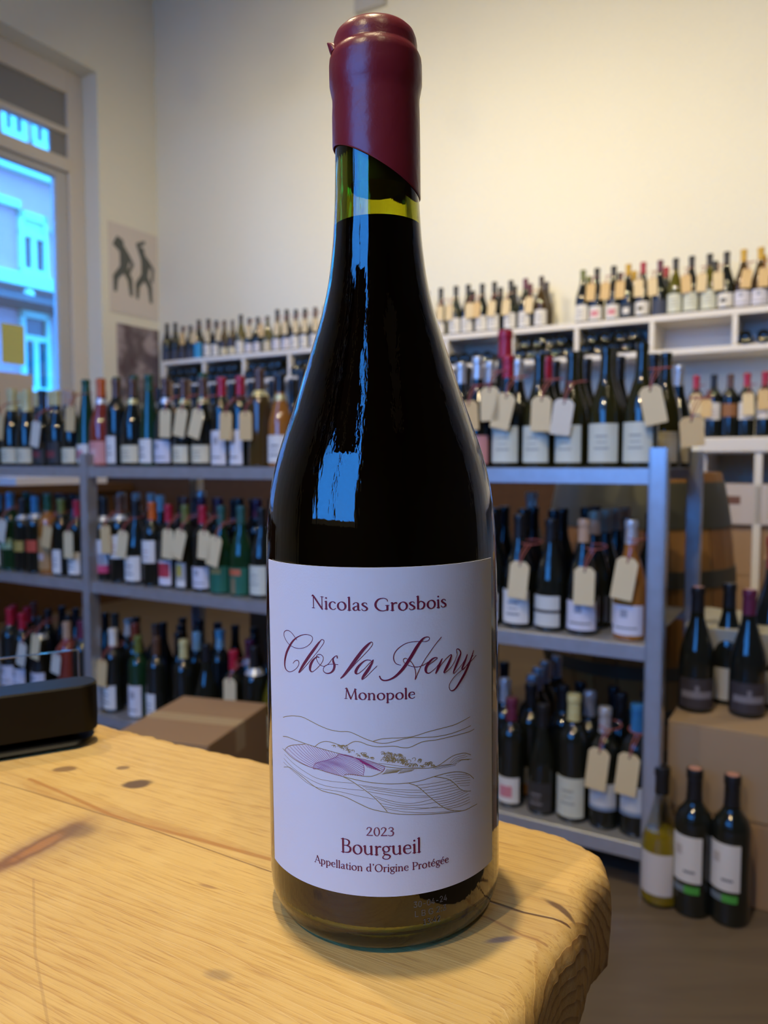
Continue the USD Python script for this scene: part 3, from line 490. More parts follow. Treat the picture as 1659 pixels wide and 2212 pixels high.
behind('right half, bottom shelf', B_, [(1153, 1.942, 'bo', 'K', 'k', 'a', '', 1), (1129, 1.945, 'bo', 'K', 's', '0', '', 1), (1156, 2.025, 'bo', 'K', 's', '0', '', 1), (1168, 2.105, 'bo', 'K', 's', '0', '', 1), (1183, 2.185, 'bo', 'K', 's', '0', '', 1), (1209, 2.265, 'bo', 'K', 's', '0', '', 1), (1283, 1.95, 'bo', 'K', 's', '0', '', 1), (1225, 1.97, 'bo', 'K', 'k', '0', '', 1), (1340, 1.97, 'bo', 'K', 'k', '0', '', 1)], gB, 'B')
FILL = [('T', T_, 'top', gT), ('M', M_, 'middle', gM), ('B', B_, 'bottom', gB)]
for sh, z, nm, gr in FILL:                    # the shelves are full: dark bottles between and behind, which nothing in the photo tells apart
    for n, us in ((FRONT, np.arange(-1.36, -.72, .088)), (1.962, np.arange(-2.16, -.40, .088)), (2.06, np.arange(-2.16, -.40, .088)), (2.16, np.arange(-2.16, -.75, .088) if sh != 'T' else []), (1.965, np.arange(-2.85, -2.30, .088)), (2.08, np.arange(-2.95, -2.30, .088) if sh != 'T' else [])):
        for u in us:
            u = float(u) + rnd.uniform(-.004, .004)
            if any(math.hypot(u - q[0], n - q[1]) < .0405 + q[2] for q in occupied[sh]): continue
            occupied[sh].append((u, n, .0405))
            if n < 1.9: bottle(u, n, z, 'bu', 'K', 'k', 'W', '', f'dark bottle with white label on {nm} metal shelf, hidden behind the big bottle', f'{nm} shelf bottles hidden behind the big bottle', .98, rnd.uniform(-8, 8))
            else: bottle(u, n, z, 'bu', 'K', 'k', '0', '', f'plain dark bottle with black top deep in the back rows of the {nm} metal shelf', f'dark back-row bottles of the {nm} metal shelf', .98)

# white wall shelf
gW = 'bottles standing on the white wall shelf'; WN = 4.585
row('left part of white wall shelf', WS_Z, WN, [(366, 699, 'bu', 'K', 'k', 'u', ''), (384, 697, 'bu', 'K', 'k', 'u', ''), (403, 705, 'bu', 'B', 'k', 'u', ''), (416, 705, 'bu', 'K', 'k', 'u', ''), (434, 691, 'bu', 'K', 'k', 'z', ''), (455, 689, 'bu', 'K', 'k', 'W', ''), (473, 692, 'bu', 'K', 'k', 'W', ''), (490, 692, 'bu', 'B', '-', 'C', ''), (507, 696, 'bu', 'B', '-', 'C', ''), (524, 680, 'bu', 'O', 'k', 'W', ''), (541, 690, 'bu', 'K', 'k', 'L', ''), (559, 688, 'bu', 'K', 'k', 'L', ''), (581, 691, 'bu', 'O', '-', 'Q', ''),
    (602, 669, 'bu', 'O', 'k', 'L', ''), (622, 669, 'bu', 'K', 'k', 'L', ''), (641, 669, 'bu', 'K', 'k', 'W', ''), (660, 667, 'bu', 'K', 'k', 'W', ''), (683, 664, 'bu', 'K', 'n', 'W', ''), (705, 662, 'bu', 'K', 'k', 'W', '')], gW, anchor=9, shelf='W', turn=5)
row('middle part of white wall shelf', WS_Z, WN, [(951, 622, 'bu', 'K', 'k', 'W', ''), (983, 617, 'bu', 'K', 'k', 'W', ''), (1009, 615, 'bu', 'K', 'k', 'W', ''), (1039, 614, 'bu', 'K', 'k', 'W', ''), (1065, 610, 'bu', 'K', 'k', 'W', ''), (1100, 607, 'bu', 'K', 'k', 'W', ''), (1131, 603, 'bu', 'K', 'p', 'W', ''), (1165, 598, 'bu', 'B', '-', 'W', '')], gW, anchor=4, shelf='W', turn=5)
row('right part of white wall shelf', WS_Z, WN, [(1254, 585, 'bu', 'K', 'v', 'W', ''), (1283, 580, 'bu', 'K', 'k', 'w', ''), (1322, 576, 'bu', 'K', 'k', 'w', ''), (1351, 572, 'bu', 'K', 'y', 'D', ''), (1381, 565, 'bu', 'K', 'r', 'X', ''), (1419, 564, 'bu', 'K', 'p', 'u', ''), (1450, 560, 'bu', 'O', 'k', 'V', ''), (1484, 554, 'bu', 'K', 'k', 'V', ''), (1522, 549, 'bu', 'O', 'k', 'V', ''), (1558, 545, 'bu', 'K', 'k', 'X', ''), (1594, 531, 'bu', 'B', 'y', 'L', ''), (1623, 522, 'bu', 'B', 'y', 'L', ''), (1656, 536, 'bu', 'K', 'k', 'L', '')], gW, anchor=6, shelf='W', turn=5)
for i, (px, gl, cap) in enumerate([(1019, 'K', 'k'), (1078, 'K', 'k'), (1108, 'K', 'k'), (1141, 'K', 'p'), (1176, 'B', '-'), (1266, 'K', 'v'), (1332, 'K', 'k'), (1362, 'K', 'y'), (1430, 'K', 'r'), (1534, 'O', 'k'), (1636, 'B', 'y')]):
    u = on_n(px, 1000, 4.70)[0]
    bottle(u, 4.70, WS_Z, 'bu', gl, cap, '0', '', f'{look(gl, cap, "0")}, {ORD[i]} from left in second row, white wall shelf', gW, 1.02)
for u in np.arange(-3.42, -2.25, .09):
    if all(abs(u - q[0]) > .083 for q in occupied['W']):
        occupied['W'].append((u, WN, .04)); bottle(float(u), WN, WS_Z, 'bu', 'K', 'k', 'W', '', 'dark bottle with white label on white wall shelf, hidden behind the big bottle', 'wall shelf bottles hidden behind the big bottle', 1.04)
# lying bottles in its compartments: their bottoms face the room
def lying(u, n, z, label, group, gl='K'):
    t = thing('lying_bottle', label, 'bottle', W(u, n, z), rotz=-math.degrees(TH), group=group); x = UsdGeom.Xformable(t); x.AddRotateXOp().Set(-90.0); x.AddScaleOp().Set(Gf.Vec3f(.93, .93, .93))
    t.GetReferences().AddInternalReference(kind('bo', gl, 'k', '0', '')); t.SetInstanceable(True)
cells = {0: 9, 1: 9, 2: 9, 3: 9, 4: 5, 5: 5, 6: 4, 7: 9, 8: 9, 10: 3}
for ci, num in cells.items():
    a, b = DIV[ci] + .016, DIV[ci + 1] - .016; r = .0376 * .93; nb = min(5, num, int((b - a) / (2 * r))); left = num - nb
    sp = min((b - a - 2 * r) / max(1, nb - 1), 2.25 * r) if num > 3 else .085
    dy = math.sqrt(max(1e-6, (2 * r) ** 2 - (sp / 2) ** 2))
    wh = f'{ORD[ci]} compartment of the white wall shelf'
    for k in range(nb): lying(a + r + .001 + k * sp, 4.497, 1.632 + r + .0006, f'lying dark bottle, {ORD[k]} from left in lower row, {wh}', 'lying bottles in the white wall shelf')
    for k in range(min(left, nb - 1)): lying(a + r + .001 + (k + .5) * sp, 4.5 + .01 * ((k * 7) % 3 - 1), 1.632 + r + .0012 + dy, f'lying dark bottle, {ORD[k]} from left in upper row, {wh}', 'lying bottles in the white wall shelf')
row('white console shelf at right edge', LS_Z, 4.24, [(1470, 0, 'bo', 'K', 's', '0', ''), (1500, 812, 'bo', 'K', 'r', 'H', ''), (1538, 809, 'bo', 'K', 'k', 'H', ''), (1573, 809, 'bo', 'K', 'n', 'N', ''), (1608, 807, 'bo', 'K', 'r', 'H', ''), (1648, 803, 'bo', 'K', 'r', 'H', '')][1:], 'bottles on the white console shelf', anchor=2, shelf='L', turn=4)
# carton tops and floor
for k, (u, n, lab, s, d) in enumerate([(-.272, 1.985, 'S', 1.02, 'black bottle with silver script label, left one on the upper carton'), (-.160, 2.005, 'S', 1.02, 'black bottle with silver script label, right one on the upper carton'), (-.212, 2.085, 'Q', 1.02, 'dark bottle with pale label between and behind the two script-label bottles'), (-.095, 2.10, 'Q', 1.02, 'dark bottle with pink top behind the right script-label bottle on the carton')]):
    bottle(u, n, .4008, 'bu', 'K', 'p' if k % 2 else 'k', lab, '', d, 'dark bottles on the upper carton', s, 12)
bottle(-.118, 2.205, .4008, 'bu', 'K', 'r', 'W', '', 'large dark magnum with red top at the right edge, behind the carton bottles', 'dark bottles on the upper carton', 1.4, 50)
# three bottles on the floor: the first is clear glass with pale wine
fl = thing('wine_bottle', 'clear bottle of yellow wine, leftmost of the three bottles on the floor', 'bottle', W(-.312, 1.795, 0), rotz=-math.degrees(TH) + 6, group='bottles on the floor')
P_ = [(r * 1.03, z * 1.06) for r, z in PROF['bu'][0]]
clear = plain('clear_glass', (.93, .94, .86), 0.02, trans=1.0); ywine = plain('yellow_wine', (.42, .30, .012), .05, coat=.5)
inner = [(max(0, r - .0028), z + (.004 if i < 5 else 0)) for i, (r, z) in enumerate(P_[:-2]) if z < .285]
part('glass_body', lathe(P_[:-2] + [(.0118, .3065)] + inner[::-1], 32), clear, fl)
part('wine', lathe([(0, .0172)] + [(r + .0003, z) for r, z in inner if .006 < z < .165 and r > .02] + [(np.interp(.168, [z for r, z in P_[5:]], [r for r, z in P_[5:]]) - .0026, .168), (0, .168)], 32), ywine, fl)
part('capsule', lathe([(.0150, .252), (.0160, .252), (.0160, .29), (.0175, .296), (.0175, .311), (.016, .3135), (0, .3135)], 24), mat_of('C', 'k'), fl)
part('label', wrap(.0419, .0424, -1.2, .75, .030, .125, 14), paint_of((.62, .58, .55)), fl)
for k, (px, n) in enumerate([(1494, 1.79), (1575, 1.795)]):
    b = bottle(on_n(px, 1955, n)[0], n, 0, 'bo', 'K', 'k', 'F', '', ['dark bottle with white and green label, middle one of three on the floor', 'dark bottle with white and green label, rightmost of three on the floor'][k], 'bottles on the floor', 1.08, 3)
b = bottle(-1.19, 1.70, 0, 'bo', 'K', 'k', 'F', 's', 'dark bottle with silver neck band on the floor, just left of the big bottle', 'bottles on the floor', 1.12, -4)
for sp in ('/Kinds',):                        # green seals on that kind
    pth = kinds[('bo', 'K', 'k', 'F', '')]
    part('seal', wrap(.0374, .0380, -.35, .45, .052, .067, 8), plain('seal_green', (.07, .34, .05), .5), stage.GetPrimAtPath(pth), 'green seal below the label')
    part('seal', wrap(.0374, .0379, -1.1, -.35, .052, .066, 8), plain('seal_grey', (.16, .20, .24), .5), stage.GetPrimAtPath(pth))

# ------------------------------------------------------------------ price tags
tagm = [plain('tag_card', (.70, .56, .32), .75, vary=.04, scale=20), plain('tag_card_deep', (.66, .46, .21), .75), plain('tag_card_pale', (.66, .61, .50), .75)]
twine = plain('tag_twine', (.34, .09, .08), .7)
def price_tag(where, px, y0, y1, n, lean=0.0, m=0, neck=None, width=1.0):
    uc, z0 = on_n(px, y0, n); _, z1 = on_n(px, y1, n); h = z0 - z1; w = (.050 if n < 3 else .052) * width
    t = thing('price_tag', f'cream paper price tag hanging on {where}', 'price tag', W(uc, n, z0), rotz=-math.degrees(TH), group='price tags')
    c = w * .20; pol = Polygon([(-w / 2, -h), (w / 2, -h), (w / 2, -c), (w / 2 - c, 0), (-w / 2 + c, 0), (-w / 2, -c)]).buffer(-.002).buffer(.002).difference(Point(0, -.010).buffer(.0028))
    cm = extrude(affinity.rotate(pol, lean, origin=(0, -.008)), .0007); v = cm.vertices; cm.vertices = np.stack([v[:, 0], -v[:, 2], v[:, 1]], 1)
    part('card', cm, tagm[m], t, smooth=False)
    nu, nz, nr = (0.012, .045, .026) if neck is None else neck
    a = np.linspace(0, 2 * math.pi, 15); lp = [(nu + nr * math.sin(q), .052 - nr * math.cos(q), nz - .004 * math.cos(q)) for q in a]
    part('string', cat(tube(lp, .0014, 5), tube(smooth_path([(0, -.0016, -.010), (nu * .4 - .002, -.001, nz * .4), (nu - .004, .052 - nr, nz - .004)], .004), .0013, 5), tube(smooth_path([(0, -.0016, -.010), (nu * .4 + .004, -.001, nz * .35), (nu + .006, .052 - nr, nz - .004)], .004), .0013, 5)), twine, t)
FN = 1.812
for w, px, y0, y1, ln, m in [('fourth bottle, left half of top metal shelf', 79, 909, 966, -12, 2), ('sixth bottle, left half of top metal shelf', 152, 876, 932, -4, 1), ('leftmost bottle, left half of top metal shelf', 0, 893, 950, -8, 1), ('twelfth bottle, left half of top metal shelf', 357, 884, 945, -3, 0), ('thirteenth bottle, left half of top metal shelf', 393, 882, 944, -12, 0), ('fourteenth bottle, left half of top metal shelf', 429, 884, 948, -18, 0),
    ('fifteenth bottle, left half of top metal shelf', 488, 889, 951, -2, 1), ('sixteenth bottle, left half of top metal shelf', 530, 888, 951, 0, 1),
    ('a back bottle beside the big bottle, top metal shelf', 1012, 866, 930, 4, 1), ('first bottle, right half of top metal shelf', 1057, 836, 909, 2, 0), ('second bottle, right half of top metal shelf', 1094, 850, 928, -14, 0), ('third bottle, right half of top metal shelf', 1170, 856, 932, -2, 0), ('fourth bottle, right half of top metal shelf', 1219, 862, 940, -8, 2), ('sixth bottle, right half of top metal shelf', 1404, 834, 918, 12, 0),
    ('back bottle right of the right rack post', 1493, 900, 965, 6, 1),
    ('first bottle, left half of middle metal shelf', 6, 1121, 1172, -14, 2), ('fifth bottle, left half of middle metal shelf', 103, 1134, 1184, -12, 1), ('seventh bottle, left half of middle metal shelf', 147, 1147, 1206, 0, 0), ('eighth bottle, left half of middle metal shelf', 227, 1134, 1196, 2, 1), ('ninth bottle, left half of middle metal shelf', 266, 1146, 1206, -10, 0), ('twelfth bottle, left half of middle metal shelf', 363, 1143, 1207, -4, 0), ('thirteenth bottle, left half of middle metal shelf', 391, 1145, 1210, -16, 0), ('fourteenth bottle, left half of middle metal shelf', 441, 1146, 1208, -4, 0), ('fifteenth bottle, left half of middle metal shelf', 467, 1158, 1225, -14, 0),
    ('second bottle, right half of middle metal shelf', 1123, 1213, 1294, -5, 0), ('fourth bottle, right half of middle metal shelf', 1263, 1225, 1308, -1, 0), ('fifth bottle, right half of middle metal shelf', 1356, 1205, 1297, -9, 0),
    ('third bottle, left half of bottom metal shelf', 78, 1370, 1425, -10, 0), ('second bottle, left half of bottom metal shelf', 49, 1388, 1440, -14, 2), ('fourth bottle, left half of bottom metal shelf', 122, 1412, 1456, -10, 2), ('sixth bottle, left half of bottom metal shelf', 221, 1424, 1484, -6, 1), ('eleventh bottle, left half of bottom metal shelf', 496, 1466, 1533, 0, 0),
    ('fifth bottle, right half of bottom metal shelf', 1295, 1617, 1708, -6, 0), ('sixth bottle, right half of bottom metal shelf', 1360, 1628, 1720, -6, 0)]:
    price_tag(w, px, y0, y1, FN, ln, m)
for i, px in enumerate([394, 419, 447, 471, 537, 564, 598, 614, 637, 658, 682, 950, 970, 1013, 1030, 1063, 1094, 1144, 1277, 1308, 1340, 1380, 1409, 1481, 1517, 1551, 1615, 1651]):
    y = np.interp(px, [394, 682, 950, 1150, 1277, 1650], [718, 686, 660, 640, 612, 577]); L = np.interp(px, [394, 1650], [26, 42])
    price_tag(f'white wall shelf bottle, {ORD[i]} tag from the left' if i < 26 else f'white wall shelf bottle, {["second", "first"][27 - i]} tag from the right', px, y, y + L, 4.532, rnd.uniform(-6, 6), rnd.choice([0, 0, 1]))
for i, (px, y0, y1) in enumerate([(1503, 850, 895), (1526, 862, 902), (1616, 848, 897), (1650, 840, 885)]):
    price_tag(f'bottle of white console shelf, {ORD[i]} tag from the left', px, y0, y1, 4.19, rnd.uniform(-4, 4), i % 2)

# traced print of the label, in hundredths of a millimetre: along the curve, height (and pen width)
SCRIPT=[[[-2866,9681,12],[-3016,9813,12],[-3165,9900,12],[-3338,9912,16],[-3485,9838,16],[-3503,9718,12],[-3390,9580,12],[-3210,9474,12],[-2970,9423,12],[-2719,9433,12],[-2460,9526,11],[-2287,9661,11],[-2214,9784,11],[-2236,9864,11],[-2353,9904,11],[-2552,9888,15],[-2791,9795,23],[-3022,9639,43],[-3211,9434,59],[-3383,9190,67],[-3482,8936,59],[-3490,8738,40],[-3402,8637,20],[-3238,8614,16],[-3050,8684,12],[-2885,8802,12],[-2787,8934,12],[-2801,9025,15],[-2878,9043,16],[-2982,8995,12],[-3055,8917,12]],[[-1943,9744,23],[-1989,9694,42],[-2151,9495,65],[-2394,9199,73],[-2628,8902,66],[-2754,8735,43],[-2799,8670,23],[-2755,8685,15],[-2657,8770,12],[-2448,8974,12],[-2108,9341,11],[-1881,9611,11],[-1800,9743,11],[-1817,9798,15],[-1885,9806,15],[-1943,9744,23]],[[-1984,9250,19],[-2056,9260,23],[-2157,9192,34],[-2268,9056,61],[-2333,8895,65],[-2316,8798,38],[-2236,8779,15],[-2095,8881,11],[-1936,9040,11],[-1846,9182,11],[-1844,9284,11],[-1921,9343,15],[-2027,9332,15],[-2087,9261,11],[-2067,9157,11],[-1971,9036,11],[-1815,8996,11],[-1656,9095,11],[-1529,9257,11],[-1426,9344,15],[-1370,9348,22],[-1367,9288,26]],[[-1426,9344,15],[-1501,9259,30],[-1494,9159,49],[-1460,9060,56],[-1495,8922,49],[-1591,8823,34],[-1717,8788,23],[-1818,8826,15],[-1842,8918,11],[-1763,9024,11],[-1586,9083,11],[-1343,9092,11]],[[-336,9798,22],[-384,9761,44],[-541,9599,67],[-768,9303,78],[-1001,8980,71],[-1186,8752,45],[-1262,8687,22],[-1199,8721,15],[-1080,8834,11],[-770,9185,11],[-468,9497,11],[-301,9695,11],[-270,9780,11],[-306,9817,15],[-336,9798,22]],[[-332,9262,15],[-472,9267,19],[-613,9171,37],[-735,9030,59],[-793,8905,63],[-775,8850,34],[-707,8860,15],[-549,8988,11],[-381,9169,11],[-281,9262,19]],[[-258,9277,22],[-315,9151,48],[-431,8960,71],[-544,8802,63],[-601,8707,37],[-583,8686,15],[-478,8766,11],[-292,8955,11],[-151,9096,11]],[[552,9104,11],[424,9147,15],[351,9261,19],[353,9416,18],[465,9589,15],[708,9745,11],[1010,9789,11],[1321,9764,11],[1433,9799,11],[1457,9856,15],[1417,9894,15],[1322,9891,22],[1211,9822,48],[1046,9612,71],[853,9310,74],[625,8997,67],[401,8777,52],[198,8672,33],[41,8657,30],[-46,8710,30],[-75,8781,30]],[[991,8641,19],[1008,8777,15],[983,8966,15],[890,9159,15],[740,9287,11],[666,9299,11],[632,9249,11],[664,9173,11],[813,9071,11],[1041,9017,11],[1235,9049,11],[1402,9133,11]],[[1857,9841,15],[1686,9684,11],[1478,9444,11],[1276,9183,11],[1117,8917,15],[999,8648,15]],[[1353,9000,11],[1515,9095,11],[1660,9180,15],[1715,9219,15],[1673,9243,19],[1566,9221,34],[1434,9111,56],[1333,8961,67],[1336,8845,45],[1415,8791,19],[1554,8855,11],[1721,8985,11],[1873,9174,15]],[[1886,9179,19],[1851,9131,34],[1764,8961,68],[1686,8813,49],[1657,8756,19],[1720,8835,11],[1893,9050,11],[2094,9212,15],[2218,9259,23],[2161,9097,61],[2051,8911,72],[1961,8792,45],[1943,8737,19],[2014,8754,11],[2206,8881,11],[2349,9050,11],[2438,9227,11]],[[2438,9227,11],[2410,9364,15],[2449,9404,19],[2518,9378,23],[2578,9292,34],[2578,9224,42],[2496,9076,65],[2376,8862,57],[2294,8715,30],[2308,8671,15],[2444,8748,11],[2701,8954,12],[2854,9147,15]],[[2865,9156,27],[2781,8998,58],[2678,8831,61],[2636,8754,35],[2699,8723,15],[2919,8896,12],[3144,9086,12]],[[3170,9237,16],[3096,9096,39],[2947,8852,66],[2751,8587,69],[2541,8356,58],[2376,8193,38],[2247,8139,23],[2163,8176,15],[2123,8305,11],[2202,8444,11],[2394,8604,11],[2699,8750,12],[2976,8885,12],[3296,9058,12]]]
GOLD=[[[-3670,7053],[-3366,7167],[-3027,7254],[-2664,7285],[-2310,7214],[-1932,7118],[-1629,7061],[-1339,7046],[-1037,7065],[-834,7004],[-569,6893],[-308,6803],[-91,6751],[105,6749],[344,6794],[608,6855],[876,6878],[1149,6850],[1576,6816],[2087,6810],[2602,6841],[3025,6879]],[[-308,6803],[-89,6871],[215,6901],[565,6893],[876,6905],[1150,6953],[1385,7000],[1827,7037],[2310,7062],[2665,7115],[2993,7174]],[[-2187,6463],[-2021,6597],[-1786,6684],[-1538,6669],[-1299,6621],[-1136,6624],[-974,6727],[-838,6782],[-659,6769],[-440,6689],[-179,6645],[82,6647],[343,6652],[561,6596],[783,6580],[1009,6656],[1241,6719],[1624,6710],[2086,6720],[2601,6717],[2989,6703],[3190,6731]],[[-3694,6431],[-3431,6480],[-3015,6483],[-2561,6471],[-1946,6429],[-1351,6364],[-890,6288],[-534,6233],[-185,6125],[31,6035]],[[-3620,5993],[-3442,6152],[-3165,6283],[-2592,6455]],[[-3739,6020],[-3576,5982],[-3253,5885],[-2897,5816],[-2518,5778],[-2119,5761],[-1703,5721],[-1268,5669],[-900,5616],[-455,5553],[25,5509],[418,5496],[772,5496],[1136,5522],[1516,5579],[1867,5606],[2242,5594],[2591,5510],[2911,5354],[3156,5141]],[[-1197,5713],[-1127,5752],[-898,5760],[-629,5733],[-365,5735],[-146,5814],[-14,5893],[44,6004]],[[-3688,5426],[-3424,5507],[-3189,5504],[-2713,5375],[-2355,5231],[-2025,5127],[-1765,5099],[-1420,5086],[-1092,5014],[-731,4867],[-378,4728],[14,4642],[451,4557],[1034,4487],[1704,4402],[2288,4320],[2706,4258],[3041,4262],[3324,4271]],[[-1244,5663],[-992,5564],[-723,5406],[-416,5197],[-156,4956],[16,4754],[102,4649]],[[772,5482],[997,5383],[1180,5224],[1414,4986],[1657,4761],[1910,4549],[2177,4404],[2613,4267]],[[1589,5576],[1866,5493],[2130,5368],[2352,5179],[2527,4996],[2743,4867],[3010,4788]],[[-185,6125],[118,6025],[555,5960],[1048,5915],[1519,5872],[1767,5919],[2027,6028],[2302,6107],[2658,6092],[2849,6030],[3018,5943]]]
FINE=[[[-3625,5863],[-3182,5717],[-2645,5577],[-2180,5475],[-1759,5463],[-1366,5477],[-902,5495]],[[-3677,5715],[-3043,5521],[-2527,5398],[-2075,5314],[-1711,5290],[-1180,5297],[-591,5292]],[[-3700,5589],[-2977,5399],[-2531,5235],[-2078,5176],[-1371,5183],[-772,5111],[-265,5035]],[[-767,5461],[-108,5381],[548,5299],[1157,5227]],[[-634,5411],[22,5322],[769,5205],[1250,5160]],[[-546,5348],[-22,5269],[546,5156],[1367,5016]],[[-459,5263],[108,5168],[768,5048],[1462,4964]],[[-285,5133],[324,4946],[901,4854],[1535,4897]],[[-221,5067],[323,4879],[946,4782],[1657,4775]],[[-113,4911],[454,4795],[1128,4682],[1910,4558]],[[-49,4822],[453,4723],[1128,4646],[1706,4629]],[[38,4754],[585,4624],[1220,4515],[2288,4357]],[[974,5394],[1466,5384],[2185,5365]],[[1088,5291],[1612,5291],[2296,5261]],[[1180,5215],[1710,5182],[2381,5171]],[[1273,5112],[1811,5104],[2456,5083]],[[1367,5016],[1914,5014],[2527,4996]],[[1462,4933],[2018,4914],[2649,4916]],[[1534,4861],[2071,4842],[2743,4857]],[[1632,4780],[2180,4761],[2840,4806]],[[1706,4706],[2291,4688],[2906,4726]],[[1807,4626],[2348,4618],[2939,4622]],[[1910,4549],[2405,4520],[2959,4536]],[[2004,4491],[2463,4449],[2972,4448]],[[1997,5534],[2354,5490],[2844,5372]],[[2130,5450],[2530,5387],[2924,5303]],[[2240,5366],[2590,5312],[2964,5236]],[[2324,5277],[2651,5217],[2978,5148]],[[2410,5187],[2713,5130],[2963,5068]],[[2528,5097],[2776,5029],[2949,4993]],[[1543,5836],[1817,5842],[2415,5829]],[[1567,5864],[1921,5868],[2386,5822]],[[1616,5810],[2026,5801],[2357,5783]],[[1543,5890],[1818,5896],[2188,5858]],[[2134,5915],[2359,6025],[2784,6014]],[[2189,5880],[2416,5967],[2849,5937]],[[2272,5862],[2474,5921],[2983,5822]],[[2357,5856],[2534,5893],[3067,5799]],[[2444,5845],[2656,5895],[2914,5809]],[[-142,6139],[206,6089],[599,6010],[1140,5926]],[[-37,5796],[42,5857],[113,5958]],[[-5,5800],[78,5862],[147,5957]],[[28,5804],[114,5866],[182,5956]],[[61,5808],[150,5871],[217,5955]],[[94,5811],[187,5875],[252,5954]],[[126,5815],[223,5879],[287,5952]],[[159,5819],[259,5883],[322,5951]],[[192,5822],[295,5887],[357,5949]],[[224,5826],[332,5891],[392,5948]],[[257,5829],[368,5894],[427,5946]],[[290,5832],[404,5898],[462,5944]],[[323,5835],[441,5901],[497,5942]],[[356,5838],[477,5904],[532,5939]],[[388,5841],[514,5907],[568,5937]],[[443,5798],[505,5856],[550,5938]],[[478,5802],[540,5858],[585,5936]],[[513,5807],[576,5860],[621,5933]],[[549,5811],[611,5862],[656,5930]],[[584,5815],[647,5864],[692,5928]],[[619,5819],[682,5866],[727,5925]],[[655,5823],[718,5867],[763,5921]],[[691,5827],[753,5869],[799,5918]],[[726,5831],[789,5870],[835,5915]],[[762,5834],[825,5871],[871,5911]],[[798,5838],[861,5872],[907,5908]],[[834,5841],[897,5873],[943,5904]]]
